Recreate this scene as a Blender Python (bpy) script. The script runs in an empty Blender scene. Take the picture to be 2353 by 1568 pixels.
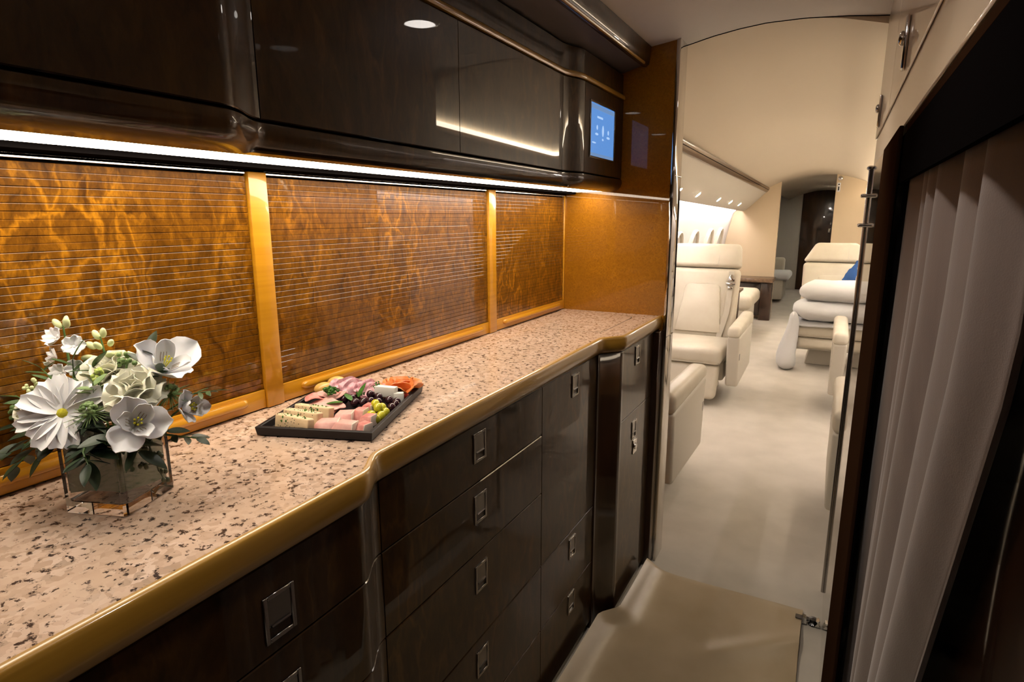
import bpy, bmesh, math, random
from mathutils import Vector, Matrix, noise
S = bpy.context.scene
COL = S.collection
R_ = random.Random(7)
PI = math.pi

# ------------------------------------------------------------------ camera, world, exposure
cam_d = bpy.data.cameras.new('camera')
cam = bpy.data.objects.new('camera', cam_d)
COL.objects.link(cam)
cam_d.sensor_fit = 'HORIZONTAL'
cam_d.sensor_width = 36.0
cam_d.lens = 1374.57 * 36.0 / 2353.0
cam_d.clip_start = 0.02
cam.matrix_world = Matrix(((0.88115, -0.09360, 0.46348, 0.0),
                           (0.47283, 0.18009, -0.86255, 0.0),
                           (-0.00273, 0.97919, 0.20295, 1.30),
                           (0, 0, 0, 1)))
S.camera = cam
w = bpy.data.worlds.new('world')
S.world = w
w.use_nodes = True
w.node_tree.nodes['Background'].inputs[0].default_value = (0.9, 0.85, 0.8, 1)
w.node_tree.nodes['Background'].inputs[1].default_value = 0.0
S.view_settings.view_transform = 'Standard'
S.view_settings.look = 'None'
S.view_settings.exposure = 0.0
S.view_settings.gamma = 1.0
S.view_settings.use_curve_mapping = False
S.cycles.max_bounces = 8
S.cycles.diffuse_bounces = 3
S.cycles.glossy_bounces = 3
S.cycles.transmission_bounces = 8
S.cycles.use_adaptive_sampling = True
S.cycles.adaptive_threshold = 0.08
S.cycles.adaptive_min_samples = 16
S.cycles.caustics_reflective = False
S.cycles.caustics_refractive = True
S.cycles.sample_clamp_indirect = 4.0
S.cycles.use_denoising = True
S.cycles.use_light_tree = False
# strengths of the aircraft's lamps and of the added ones (used by their builders below)
L_STRIP = 13.0        # under-cabinet strip
L_DOWN = 20.0        # glow of the galley downlight lenses
P_DOWN = 7.5         # beam of each galley downlight, watts
L_WASH = 55.0        # cabin sidewall wash strips
L_READ = 720.0       # cabin reading lights
L_AFT = 460.0       # added unseen lights that brighten the space beyond the far bulkheads
L_CEIL = 26.0        # added unseen strip that brightens the cabin ceiling

# ------------------------------------------------------------------ materials
MATS = {}


def mat(name, base=(.5, .5, .5), rough=.5, metal=0, coat=0, coat_r=.03, spec=.5, emis=None, es=0.0,
        trans=0, ior=1.45, bump=None, var=None, sss=0, sheen=0):
    m = bpy.data.materials.new(name)
    m.use_nodes = True
    nt = m.node_tree
    b = nt.nodes['Principled BSDF']
    b.inputs['Base Color'].default_value = (*base, 1)
    b.inputs['Roughness'].default_value = rough
    b.inputs['Metallic'].default_value = metal
    b.inputs['Coat Weight'].default_value = coat
    b.inputs['Coat Roughness'].default_value = coat_r
    b.inputs['Specular IOR Level'].default_value = spec
    b.inputs['Transmission Weight'].default_value = trans
    b.inputs['IOR'].default_value = ior
    b.inputs['Sheen Weight'].default_value = sheen
    if sss:
        b.inputs['Subsurface Weight'].default_value = sss
        b.inputs['Subsurface Radius'].default_value = (.004, .003, .002)
    if emis:
        b.inputs['Emission Color'].default_value = (*emis, 1)
        b.inputs['Emission Strength'].default_value = es
    geo = None
    if bump or var:
        geo = nt.nodes.new('ShaderNodeNewGeometry')
    if bump:                      # (scale, strength, distance)
        n = nt.nodes.new('ShaderNodeTexNoise')
        n.inputs['Scale'].default_value = bump[0]
        n.inputs['Detail'].default_value = 3
        nt.links.new(geo.outputs['Position'], n.inputs['Vector'])
        bp = nt.nodes.new('ShaderNodeBump')
        bp.inputs['Strength'].default_value = bump[1]
        bp.inputs['Distance'].default_value = bump[2]
        nt.links.new(n.outputs['Fac'], bp.inputs['Height'])
        nt.links.new(bp.outputs['Normal'], b.inputs['Normal'])
    if var:                       # (scale xyz, colour a, colour b, detail, lo, hi)
        mp = nt.nodes.new('ShaderNodeMapping')
        mp.inputs['Scale'].default_value = var[0]
        nt.links.new(geo.outputs['Position'], mp.inputs['Vector'])
        n = nt.nodes.new('ShaderNodeTexNoise')
        n.inputs['Scale'].default_value = 1
        n.inputs['Detail'].default_value = var[3] if len(var) > 3 else 4
        nt.links.new(mp.outputs['Vector'], n.inputs['Vector'])
        r = nt.nodes.new('ShaderNodeValToRGB')
        r.color_ramp.elements[0].position = var[4] if len(var) > 4 else .35
        r.color_ramp.elements[1].position = var[5] if len(var) > 5 else .65
        r.color_ramp.elements[0].color = (*var[1], 1)
        r.color_ramp.elements[1].color = (*var[2], 1)
        nt.links.new(n.outputs['Fac'], r.inputs['Fac'])
        nt.links.new(r.outputs['Color'], b.inputs['Base Color'])
    MATS[name] = m
    return m


def burl(name, cols, scale=(22, 22, 11), rough=.35, coat=1.0):
    """lacquered burl veneer: warped cells with bright veins and dark blotches, laid out in world space"""
    m = mat(name, rough=rough, coat=coat, coat_r=.015, spec=.15)
    nt = m.node_tree
    N, L = nt.nodes, nt.links
    b = N['Principled BSDF']
    g = N.new('ShaderNodeNewGeometry')
    mp = N.new('ShaderNodeMapping')
    mp.inputs['Scale'].default_value = scale
    L.new(g.outputs['Position'], mp.inputs['Vector'])
    wz = N.new('ShaderNodeTexNoise')
    wz.inputs['Scale'].default_value = 1.1
    wz.inputs['Detail'].default_value = 5
    L.new(mp.outputs['Vector'], wz.inputs['Vector'])
    mx = N.new('ShaderNodeVectorMath')
    mx.operation = 'MULTIPLY_ADD'
    mx.inputs[1].default_value = (1.8, 1.8, 1.8)
    L.new(wz.outputs['Color'], mx.inputs[0])
    L.new(mp.outputs['Vector'], mx.inputs[2])
    v = N.new('ShaderNodeTexVoronoi')
    v.feature = 'DISTANCE_TO_EDGE'
    v.inputs['Scale'].default_value = 1.0
    L.new(mx.outputs[0], v.inputs['Vector'])
    vr = N.new('ShaderNodeValToRGB')
    vr.color_ramp.elements[0].position = 0.0
    vr.color_ramp.elements[0].color = (1, 1, 1, 1)
    vr.color_ramp.elements[1].position = .10
    vr.color_ramp.elements[1].color = (0, 0, 0, 1)
    L.new(v.outputs['Distance'], vr.inputs['Fac'])
    n2 = N.new('ShaderNodeTexNoise')
    n2.inputs['Scale'].default_value = 2.6
    n2.inputs['Detail'].default_value = 7
    n2.inputs['Roughness'].default_value = .62
    L.new(mx.outputs[0], n2.inputs['Vector'])
    n3 = N.new('ShaderNodeTexNoise')
    n3.inputs['Scale'].default_value = .28
    n3.inputs['Detail'].default_value = 2
    L.new(mp.outputs['Vector'], n3.inputs['Vector'])
    m3 = N.new('ShaderNodeMapRange')
    m3.inputs[1].default_value, m3.inputs[2].default_value = .46, .66
    m3.inputs[3].default_value, m3.inputs[4].default_value = .02, .30
    L.new(n3.outputs['Fac'], m3.inputs[0])
    ad = N.new('ShaderNodeMath')
    ad.operation = 'MULTIPLY_ADD'
    L.new(vr.outputs['Color'], ad.inputs[0])
    L.new(m3.outputs[0], ad.inputs[1])
    L.new(n2.outputs['Fac'], ad.inputs[2])
    r = N.new('ShaderNodeValToRGB')
    e = r.color_ramp.elements
    e[0].position, e[0].color = .30, (*cols[0], 1)
    e[1].position, e[1].color = .92, (*cols[2], 1)
    k = e.new(.56)
    k.color = (*cols[1], 1)
    L.new(ad.outputs[0], r.inputs['Fac'])
    L.new(r.outputs['Color'], b.inputs['Base Color'])
    return m


BURL = burl('burl_veneer', ((.060, .020, .0014), (.165, .061, .0030), (.42, .168, .007)))
BURLE = burl('burl_veneer_fine', ((.22, .083, .0038), (.30, .116, .005), (.38, .149, .006)), scale=(60, 60, 60))
BURL_SHADE = burl('burl_veneer_shaded', ((.018, .0075, .0020), (.038, .016, .0038), (.085, .037, .008)), scale=(13, 13, 5), coat=.55)  # same burl as the shutters, weaker light put into its base colour
HONEY = mat('honey_wood', rough=.35, coat=.7, coat_r=.06, var=((6, 2.5, 90), (.50, .22, .008), (.58, .265, .012), 3))
EDGEW = mat('edge_moulding_wood', rough=.35, coat=.8, coat_r=.08, var=((30, 3, 60), (.36, .185, .022), (.46, .245, .032), 3))
DARK = mat('dark_recess', (.006, .005, .005), rough=.8, spec=0.0)
FRAMEW = mat('matte_dark_frame', (.030, .014, .007), rough=.75, spec=0.0)
STILE = mat('dark_wood_stile', rough=.3, coat=1, coat_r=.03, var=((20, 20, 4), (.026, .010, .004), (.045, .018, .007), 4))
BLACK = mat('black_lacquer', (.012, .010, .010), rough=.35, coat=.3)
NICKEL = mat('polished_nickel', (.60, .565, .52), rough=.045, metal=1)
CHROME = mat('chrome', (.75, .74, .73), rough=.12, metal=1)
BEZEL = mat('handle_metal', (.33, .31, .30), rough=.22, metal=1)
FLAP = mat('handle_flap', (.24, .225, .215), rough=.28, metal=1)
CEIL = mat('ceiling_panel', (.72, .61, .47), rough=.6, bump=(180, .04, .001))
CEILG = mat('galley_ceiling_panel', (.60, .55, .51), rough=.5)
CREAM = mat('cream_lacquer', (.60, .50, .38), rough=.35, coat=.6, coat_r=.04)
TAN = mat('tan_fabric_panel', (.66, .52, .35), rough=.7, bump=(400, .1, .001))
PALE = mat('pale_panel', (.70, .64, .55), rough=.6)
SIDE = mat('sidewall_panel', (.80, .76, .72), rough=.6)
SHADE = mat('window_shade', (.82, .79, .76), rough=.6)
REVEAL = mat('window_reveal', (.66, .58, .47), rough=.5)
LEATH = mat('cream_leather', rough=.38, spec=.45, bump=(260, .12, .0015), var=((7, 7, 7), (.74, .66, .53), (.80, .73, .60), 3))
SHELL = mat('seat_shell', (.72, .66, .56), rough=.45)
MATL = mat('tan_leather_mat', rough=.30, spec=.5, bump=(220, .08, .001), var=((5, 5, 5), (.40, .31, .19), (.45, .355, .23), 3))
CARP = mat('cream_carpet', rough=.95, spec=.1, sheen=.2, bump=(900, .35, .002), var=((6, 6, 6), (.56, .51, .43), (.63, .575, .49), 5))
CURT = mat('taupe_curtain', rough=.9, spec=.15, sheen=.4, bump=(700, .2, .001), var=((40, 40, 2), (.215, .165, .145), (.25, .195, .17), 3))
LINEN = mat('white_linen', (.86, .85, .85), rough=.8, sheen=.2, bump=(60, .12, .004))
BLUE = mat('blue_cloth', (.03, .10, .30), rough=.85, bump=(50, .2, .004))
STRAP = mat('belt_webbing', (.66, .60, .50), rough=.7)
SOFF = mat('soffit_panel', (.10, .08, .075), rough=.5)
RAILW = mat('rail_wood', rough=.35, coat=.5, var=((40, 1.5, 40), (.10, .055, .028), (.16, .095, .05), 3))
E_STRIP = mat('strip_diffuser', (.8, .8, .8), emis=(1.0, .87, .69), es=L_STRIP)
E_DOWN = mat('downlight_lens', (.8, .8, .8), emis=(1.0, .92, .84), es=L_DOWN)
E_WASH = mat('sidewall_wash_lens', (.8, .8, .8), emis=(1.0, .90, .88), es=L_WASH)
E_READ = mat('reading_lamp_lens', (.8, .8, .8), emis=(1.0, .86, .66), es=L_READ)
E_CEIL = mat('added_ceiling_lens', (.8, .8, .8), emis=(1.0, .86, .66), es=L_CEIL)
E_AFT = mat('added_aft_lens', (.8, .8, .8), emis=(1.0, .88, .72), es=L_AFT)
E_SCR = mat('screen_glow', (.02, .02, .02), rough=.15, emis=(.13, .34, .80), es=.85)
E_SCR2 = mat('screen_bar', (.02, .02, .02), rough=.15, emis=(.20, .36, .66), es=.75)
E_ICON = mat('screen_icon', (.02, .02, .02), rough=.2, emis=(.45, .66, 1.0), es=.95)
GLASS = mat('vase_glass', (.98, .97, .97), rough=.0, trans=1, ior=1.5)


def granite():
    m = mat('granite', rough=.22, spec=.5, coat=.5, coat_r=.04)
    nt = m.node_tree
    N, L = nt.nodes, nt.links
    b = N['Principled BSDF']
    g = N.new('ShaderNodeNewGeometry')

    def noi(sc, det, ro=.5):
        n = N.new('ShaderNodeTexNoise')
        n.inputs['Scale'].default_value = sc
        n.inputs['Detail'].default_value = det
        n.inputs['Roughness'].default_value = ro
        L.new(g.outputs['Position'], n.inputs['Vector'])
        return n

    def ramp(src, stops):
        r = N.new('ShaderNodeValToRGB')
        e = r.color_ramp.elements
        e[0].position, e[0].color = stops[0][0], (*stops[0][1], 1)
        e[1].position, e[1].color = stops[-1][0], (*stops[-1][1], 1)
        for p, c in stops[1:-1]:
            k = e.new(p)
            k.color = (*c, 1)
        L.new(src, r.inputs['Fac'])
        return r

    def mix(fac, a, c2, mode='MIX'):
        mx = N.new('ShaderNodeMix')
        mx.data_type = 'RGBA'
        mx.blend_type = mode
        L.new(fac, mx.inputs[0])
        if isinstance(a, tuple):
            mx.inputs[6].default_value = (*a, 1)
        else:
            L.new(a, mx.inputs[6])
        if isinstance(c2, tuple):
            mx.inputs[7].default_value = (*c2, 1)
        else:
            L.new(c2, mx.inputs[7])
        return mx.outputs[2]
    v = N.new('ShaderNodeTexVoronoi')
    v.inputs['Scale'].default_value = 120
    wv = noi(40, 3)
    am = N.new('ShaderNodeVectorMath')
    am.operation = 'MULTIPLY_ADD'
    am.inputs[1].default_value = (.02, .02, .02)
    L.new(wv.outputs['Color'], am.inputs[0])
    L.new(g.outputs['Position'], am.inputs[2])
    L.new(am.outputs[0], v.inputs['Vector'])
    sep = N.new('ShaderNodeSeparateColor')
    L.new(v.outputs['Color'], sep.inputs[0])
    basec = ramp(sep.outputs[0], [(0, (.46, .315, .225)), (.45, (.67, .485, .375)), (.8, (.74, .565, .46)), (1, (.40, .285, .21))])
    big = ramp(noi(16, 4).outputs['Fac'], [(.35, (0, 0, 0)), (.68, (1, 1, 1))])
    c1 = mix(big.outputs['Color'], basec.outputs['Color'], (.60, .435, .325))
    spk = ramp(noi(105, 5, .62).outputs['Fac'], [(.565, (0, 0, 0)), (.62, (1, 1, 1))])
    c2 = mix(spk.outputs['Color'], c1, (.06, .038, .032))
    spk2 = ramp(noi(52, 6, .7).outputs['Fac'], [(.595, (0, 0, 0)), (.67, (.85, .85, .85))])
    c3 = mix(spk2.outputs['Color'], c2, (.11, .075, .065))
    L.new(c3, b.inputs['Base Color'])
    return m


GRAN = granite()


# ------------------------------------------------------------------ geometry helpers
def tag(o, label=None, cat=None, group=None, kind=None):
    if label:
        o['label'] = label
    if cat:
        o['category'] = cat
    if group:
        o['group'] = group
    if kind:
        o['kind'] = kind
    return o


def thing(name, loc, label=None, cat=None, group=None, kind=None, rz=0.0):
    o = bpy.data.objects.new(name, None)
    o.empty_display_size = .05
    o.location = loc
    o.rotation_euler = (0, 0, rz)
    COL.objects.link(o)
    return tag(o, label, cat, group, kind)


def T(x, y, z):
    return Matrix.Translation((x, y, z))


def RX(a):
    return Matrix.Rotation(a, 4, 'X')


def RY(a):
    return Matrix.Rotation(a, 4, 'Y')


def RZ(a):
    return Matrix.Rotation(a, 4, 'Z')


def SC(x, y, z):
    return Matrix.Diagonal((x, y, z, 1))


def toward(d, up=(0, 0, 1)):
    """rotation whose local +Z points along d"""
    return Vector(d).to_track_quat('Z', 'Y').to_matrix().to_4x4()


class G:
    def __init__(s):
        s.bm = bmesh.new()
        s.mi = 0

    def add(s, t, M=None):
        if M is not None:
            t.transform(M)
        for f in t.faces:
            f.material_index = s.mi
        me = bpy.data.meshes.new('tmp')
        t.to_mesh(me)
        t.free()
        s.bm.from_mesh(me)
        bpy.data.meshes.remove(me)
        return s

    def raw(s, vs, fs, M=None):
        t = bmesh.new()
        bv = [t.verts.new(v) for v in vs]
        for f in fs:
            try:
                t.faces.new([bv[i] for i in f])
            except ValueError:
                pass
        return s.add(t, M)

    def box(s, lo, hi, bev=0, seg=2, M=None):
        t = bmesh.new()
        bmesh.ops.create_cube(t, size=1)
        t.transform(T(*[(a + b) / 2 for a, b in zip(lo, hi)]) @ SC(*[max(1e-5, abs(b - a)) for a, b in zip(lo, hi)]))
        if bev:
            bmesh.ops.bevel(t, geom=list(t.edges), offset=bev, segments=seg, profile=.5, affect='EDGES')
        return s.add(t, M)

    def hexa(s, lo, hi, bev=0, seg=2, M=None):
        """lo, hi: lists of four (x,y,z) corners, counter-clockwise"""
        t = bmesh.new()
        v = [t.verts.new(p) for p in list(lo) + list(hi)]
        for f in ((3, 2, 1, 0), (4, 5, 6, 7), (0, 1, 5, 4), (1, 2, 6, 5), (2, 3, 7, 6), (3, 0, 4, 7)):
            t.faces.new([v[i] for i in f])
        bmesh.ops.recalc_face_normals(t, faces=t.faces)
        if bev:
            bmesh.ops.bevel(t, geom=list(t.edges), offset=bev, segments=seg, profile=.5, affect='EDGES')
        return s.add(t, M)

    def ball(s, c, r, u=14, v=9, M=None):
        t = bmesh.new()
        bmesh.ops.create_uvsphere(t, u_segments=u, v_segments=v, radius=1)
        r = r if hasattr(r, '__len__') else (r, r, r)
        m = T(*c) @ SC(*r) if M is None else T(*c) @ M @ SC(*r)
        return s.add(t, m)

    def loft(s, rings, closed=True, caps=True, M=None):
        n = len(rings[0])
        vs = [p for r in rings for p in r]
        fs = []
        for i in range(len(rings) - 1):
            for j in range(n if closed else n - 1):
                k = (j + 1) % n
                fs.append((i * n + j, i * n + k, (i + 1) * n + k, (i + 1) * n + j))
        if caps and closed:
            fs.append(tuple(range(n))[::-1])
            fs.append(tuple((len(rings) - 1) * n + j for j in range(n)))
        t = bmesh.new()
        bv = [t.verts.new(v) for v in vs]
        for f in fs:
            t.faces.new([bv[i] for i in f])
        bmesh.ops.recalc_face_normals(t, faces=t.faces)
        return s.add(t, M)

    def tube(s, pts, r, n=8, M=None, flat=1.0):
        pts = [Vector(p) for p in pts]
        rr = r if hasattr(r, '__len__') else [r] * len(pts)
        rings = []
        for i, p in enumerate(pts):
            d = (pts[min(i + 1, len(pts) - 1)] - pts[max(i - 1, 0)]).normalized()
            q = d.to_track_quat('Z', 'Y')
            rings.append([p + q @ Vector((math.cos(2 * PI * k / n) * rr[i], math.sin(2 * PI * k / n) * rr[i] * flat, 0)) for k in range(n)])
        return s.loft(rings, M=M)

    def lathe(s, prof, n=24, M=None, caps=True):
        rings = [[Vector((r * math.cos(2 * PI * k / n), r * math.sin(2 * PI * k / n), z)) for k in range(n)] for r, z in prof]
        return s.loft(rings, caps=caps, M=M)

    def sheet(s, fn, nu, nv, th=.001, M=None):
        """two-sided thin shell from fn(u,v) -> Vector, u,v in 0..1"""
        P = [[Vector(fn(i / nu, j / nv)) for j in range(nv + 1)] for i in range(nu + 1)]
        Nn = [[None] * (nv + 1) for _ in range(nu + 1)]
        for i in range(nu + 1):
            for j in range(nv + 1):
                a = P[min(i + 1, nu)][j] - P[max(i - 1, 0)][j]
                b = P[i][min(j + 1, nv)] - P[i][max(j - 1, 0)]
                c = a.cross(b)
                Nn[i][j] = c.normalized() if c.length > 1e-12 else Vector((0, 0, 1))
        vs, fs = [], []
        W = nv + 1
        for sgn in (.5, -.5):
            for i in range(nu + 1):
                for j in range(W):
                    vs.append(P[i][j] + Nn[i][j] * th * sgn)
        o = (nu + 1) * W
        for i in range(nu):
            for j in range(nv):
                a = i * W + j
                fs.append((a, a + W, a + W + 1, a + 1))
                fs.append((o + a, o + a + 1, o + a + W + 1, o + a + W))
        rim = [i * W for i in range(nu)] + [nu * W + j for j in range(nv)] + [i * W + nv for i in range(nu, 0, -1)] + [j for j in range(nv, 0, -1)]
        for a, b in zip(rim, rim[1:] + rim[:1]):
            fs.append((a, b, o + b, o + a))
        t = bmesh.new()
        bv = [t.verts.new(v) for v in vs]
        for f in fs:
            t.faces.new([bv[i] for i in f])
        bmesh.ops.remove_doubles(t, verts=t.verts, dist=1e-6)
        bmesh.ops.recalc_face_normals(t, faces=t.faces)
        return s.add(t, M)

    def prism(s, poly, z0, z1, bev=0, M=None):
        t = bmesh.new()
        lo = [t.verts.new((x, y, z0)) for x, y in poly]
        hi = [t.verts.new((x, y, z1)) for x, y in poly]
        n = len(poly)
        t.faces.new(lo[::-1])
        t.faces.new(hi)
        for i in range(n):
            t.faces.new((lo[i], lo[(i + 1) % n], hi[(i + 1) % n], hi[i]))
        bmesh.ops.recalc_face_normals(t, faces=t.faces)
        if bev:
            bmesh.ops.bevel(t, geom=list(t.edges), offset=bev, segments=2, profile=.5, affect='EDGES')
        return s.add(t, M)

    def wob(s, amp, sc, seed=0):
        for v in s.bm.verts:
            v.co += noise.noise_vector(v.co * sc + Vector((seed, seed * 2.3, 0))) * amp
        return s

    def mesh(s, name, mats, ang=40):
        bm = s.bm
        for f in bm.faces:
            f.smooth = True
        a = math.radians(ang)
        for e in bm.edges:
            if len(e.link_faces) == 2 and e.calc_face_angle(0) > a:
                e.smooth = False
        me = bpy.data.meshes.new(name)
        bm.to_mesh(me)
        bm.free()
        for m in (mats if isinstance(mats, (list, tuple)) else [mats]):
            me.materials.append(m)
        return me

    def build(s, name, mats, parent=None, ang=40):
        return place(name, s.mesh(name, mats, ang), parent)


def place(name, me, parent=None, M=None, local=False):
    o = bpy.data.objects.new(name, me)
    COL.objects.link(o)
    if parent is not None:
        o.parent = parent
        if not local:
            o.matrix_parent_inverse = parent.matrix_basis.inverted()
    if M is not None:
        o.matrix_basis = M
    return o


def struct(o):
    o['kind'] = 'structure'
    return o


def sstep(a, b, t):
    t = max(0, min(1, (t - a) / (b - a)))
    return t * t * (3 - 2 * t)


def lerp(a, b, t):
    return a + (b - a) * t


def interp(xs, zs, x):
    if x <= xs[0]:
        return zs[0]
    for i in range(len(xs) - 1):
        if x <= xs[i + 1]:
            return lerp(zs[i], zs[i + 1], (x - xs[i]) / (xs[i + 1] - xs[i]))
    return zs[-1]


def ysamp(y0, y1):
    brk = [y0 + (y1 - y0) * i / 8 for i in range(9)]
    for a, b, n in ((.50, .70, 24), (1.60, 1.76, 14)):
        brk += [a + (b - a) * i / n for i in range(n + 1) if y0 < a + (b - a) * i / n < y1]
    return sorted(set(round(v, 5) for v in brk))


# front line of the base cabinets / worktop and of the overhead cabinets, x as a function of y
def lf(y):
    x = lerp(-.540, -.572, sstep(.575, .65, y))
    return lerp(x, -.523, sstep(1.615, 1.695, y) * .5 + .5 * max(0, min(1, (y - 1.625) / .06)))


def uf(y):
    x = lerp(-.655, -.708, sstep(.50, .60, y))
    x = lerp(x, -.716, max(0, min(1, (y - .6) / 1.0)))
    return lerp(x, -.690, sstep(1.64, 1.74, y))


def profile_run(g, path, prof, y0, y1):
    """sweep a closed (dx,z) profile along the front line; dx may be ('a', x) for an absolute x"""
    rings = []
    for y in ysamp(y0, y1):
        f = path(y)
        rings.append([Vector((p[0][1] if isinstance(p[0], tuple) else f + p[0], y, p[1])) for p in prof])
    g.loft(rings)


def panel(path, off, y0, y1, z0, z1, th=.018, ch=.0015):
    g = G()
    profile_run(g, path, [(off, z0 + ch), (off, z1 - ch), (off - ch, z1), (off - th, z1), (off - th, z0), (off - ch, z0)], y0, y1)
    return g


# ================================================================== SETTING
# floor
g = G()
g.box((-1.6, -1.3, -.06), (1.3, 13.0, 0))
struct(tag(g.build('floor', CARP), 'cream carpet running through the galley and the cabin', 'floor'))

# ceilings
CXS = [-.62, -.51, -.42, -.34, -.26, -.15, -.03, .05, .12, .4]
CZS = [1.848, 1.862, 1.881, 1.892, 1.8985, 1.8965, 1.886, 1.875, 1.868, 1.83]
g = G()
xs = [-.62 + i * (1.02 / 40) for i in range(41)]
rings = []
for y in (-1.3, .4, 2.186):
    rings.append([Vector((x, y, interp(CXS, CZS, x))) for x in xs] + [Vector((x, y, interp(CXS, CZS, x) + .03)) for x in reversed(xs)])
g.loft(rings)
struct(tag(g.build('ceiling', CEILG, ang=60), 'grey cream arched ceiling panel above the galley aisle', 'ceiling'))

UX = -.245


def dz(y):
    return -.016 * max(0, y - 2.2)


CU = [0, .06, .13, .20, .26, .34, .43, .50, .58]
CV = [1.900, 1.8985, 1.893, 1.882, 1.866, 1.845, 1.815, 1.785, 1.742]
g = G()
us = [-.58 + i * 1.16 / 48 for i in range(49)]
rings = []
for y in (2.192, 4.5, 8.3, 12.05):
    rings.append([Vector((UX + u, y, interp(CU, CV, abs(u)) + dz(y))) for u in us] + [Vector((UX + u, y, interp(CU, CV, abs(u)) + .03 + dz(y))) for u in reversed(us)])
g.loft(rings)
struct(tag(g.build('ceiling', CEIL, ang=60), 'lit cream arched ceiling of the passenger cabin', 'ceiling'))
g = G()
g.loft([[Vector((x, y, interp(CXS, CZS, x) - .0012)) for x in xs] + [Vector((x, y, interp(CXS, CZS, x) + .05)) for x in reversed(xs)] for y in (2.1862, 2.1918)])
struct(tag(g.build('trim_1', DARK), 'dark seam where the galley ceiling meets the cabin ceiling', 'trim'))

# cabin side: rail, overhead service panel, sidewall, on both sides of the aisle
for sgn, side in ((-1, 'left'), (1, 'right')):
    X = lambda u: UX + sgn * u
    t = thing('trim_2' if sgn < 0 else 'trim_3', (X(.58), 5.2, 1.70), 'brown wooden hand rail along the %s ceiling edge of the cabin' % side, 'rail')
    struct(t)
    g = G()
    rings = []
    for y in [2.2 + i * .5 for i in range(13)]:
        pr = [(.550, 1.738), (.562, 1.748), (.590, 1.735), (.600, 1.712), (.592, 1.690), (.580, 1.688), (.566, 1.700), (.553, 1.722)]
        rings.append([Vector((X(u), y, z + dz(y))) for u, z in pr])
    g.loft(rings)
    g.build('rail', RAILW, t)
    g = G()
    g.tube([(X(.560), y, 1.716 + dz(y)) for y in (2.2, 5, 8.2)], .004, 6)
    g.build('rail_groove', DARK, t)
    t = thing('wall_service_panel_' + side, (X(.72), 5.2, 1.5), 'cream sloping service panel under the %s cabin rail' % side, 'wall')
    struct(t)
    g = G()
    rings = []
    for y in (2.2, 4, 6, 8.3):
        pr = [(.588, 1.700), (.65, 1.640), (.74, 1.552), (.82, 1.480), (.852, 1.462), (.866, 1.468), (.86, 1.485), (.64, 1.70)]
        rings.append([Vector((X(u), y, z + dz(y))) for u, z in pr])
    g.loft(rings)
    g.build('panel', CREAM if False else PALE, t)
    g = G()
    rings = []
    for y in (2.2, 4, 6, 8.3, 12.05):
        pr = [(.90, 1.60), (.93, 1.47), (.965, 1.34), (1.005, 1.18), (1.045, .98), (1.06, .75), (1.04, .45), (.98, .2), (.92, 0), (1.12, 0), (1.14, .9), (1.05, 1.6)]
        rings.append([Vector((X(u), y, z + (dz(y) if z > 1.4 else 0))) for u, z in pr])
    g.loft(rings)
    struct(tag(g.build('wall_' + side, SIDE), 'white curved cabin sidewall on the %s side' % side, 'wall'))
    t = thing('wash_light', (X(.89), 5.2, 1.47), 'long white wash light hidden above the %s sidewall' % side, 'light')
    g = G()
    rings = [[Vector((X(u), y, z + dz(y))) for u, z in ((.868, 1.490), (.900, 1.494), (.900, 1.50), (.868, 1.50))] for y in (2.3, 5, 8.2)]
    g.loft(rings)
    g.build('lens', E_WASH, t)
    if sgn > 0:  # added strip, hidden from view, lifts the cabin ceiling brightness
        t = thing('added_ceiling_wash', (X(.60), 5.2, 1.75), 'added unseen strip on the right hand rail brightening the ceiling', 'light')
        g = G()
        rings = [[Vector((X(u), y, z + dz(y))) for u, z in ((.520, 1.743), (.530, 1.738), (.551, 1.7395), (.561, 1.7495), (.549, 1.757), (.529, 1.756))] for y in (2.3, 5, 8.2)]
        g.loft(rings)
        g.build('lens', E_CEIL, t)
    # reading lights in the service panel
    yy = [4.4, 5.05, 6.0, 6.7, 7.35]
    for k, y in enumerate(yy):
        u, z = .775, 1.5195 + dz(y)
        nrm = Vector((-sgn * .66, 0, -.75))
        M = T(X(u), y, z) @ toward(nrm)
        t = thing('reading_light', (X(u), y, z), 'small round reading light in the %s service panel, number %s from the galley' % (side, ['one', 'two', 'three', 'four', 'five', 'six', 'seven'][k]), 'light', 'reading lights in the service panels')
        g = G()
        g.lathe([(.022, -.002), (.030, .0), (.030, .004), (.022, .005)], 20, M)
        g.build('bezel', PALE, t)
        g = G()
        g.lathe([(.0, .006), (.021, .006), (.021, .002), (.0, .002)], 20, M, caps=False)
        g.build('lens', E_READ, t)
    # oval windows with lowered shades
    for k, y in enumerate((3.2, 4.35, 5.45, 6.15, 6.95, 7.6)):
        n = 28
        o_ = []
        t = struct(thing('window_%d' % (k + 1 + (6 if sgn > 0 else 0)), (X(1.04), y, .95), 'oval cabin window with lowered pale shade on the %s sidewall, %s from the galley' % (side, ['first', 'second', 'third', 'fourth', 'fifth', 'sixth'][k]), 'window'))

        def ring(a, b, off, tilt=.185):
            return [Vector((X(1.035 - off - (tilt * b * math.sin(2 * PI * i / n))), y + a * math.cos(2 * PI * i / n), .90 + b * math.sin(2 * PI * i / n))) for i in range(n)]
        g = G()
        g.loft([ring(.195, .27, -.03), ring(.20, .275, .004), ring(.185, .26, .016), ring(.165, .235, .006), ring(.16, .23, -.035)], caps=False)
        g.build('frame', REVEAL, t)
        g = G()
        g.loft([ring(.163, .233, -.012), ring(.163, .233, -.006)])
        g.build('shade', SHADE, t)

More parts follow.
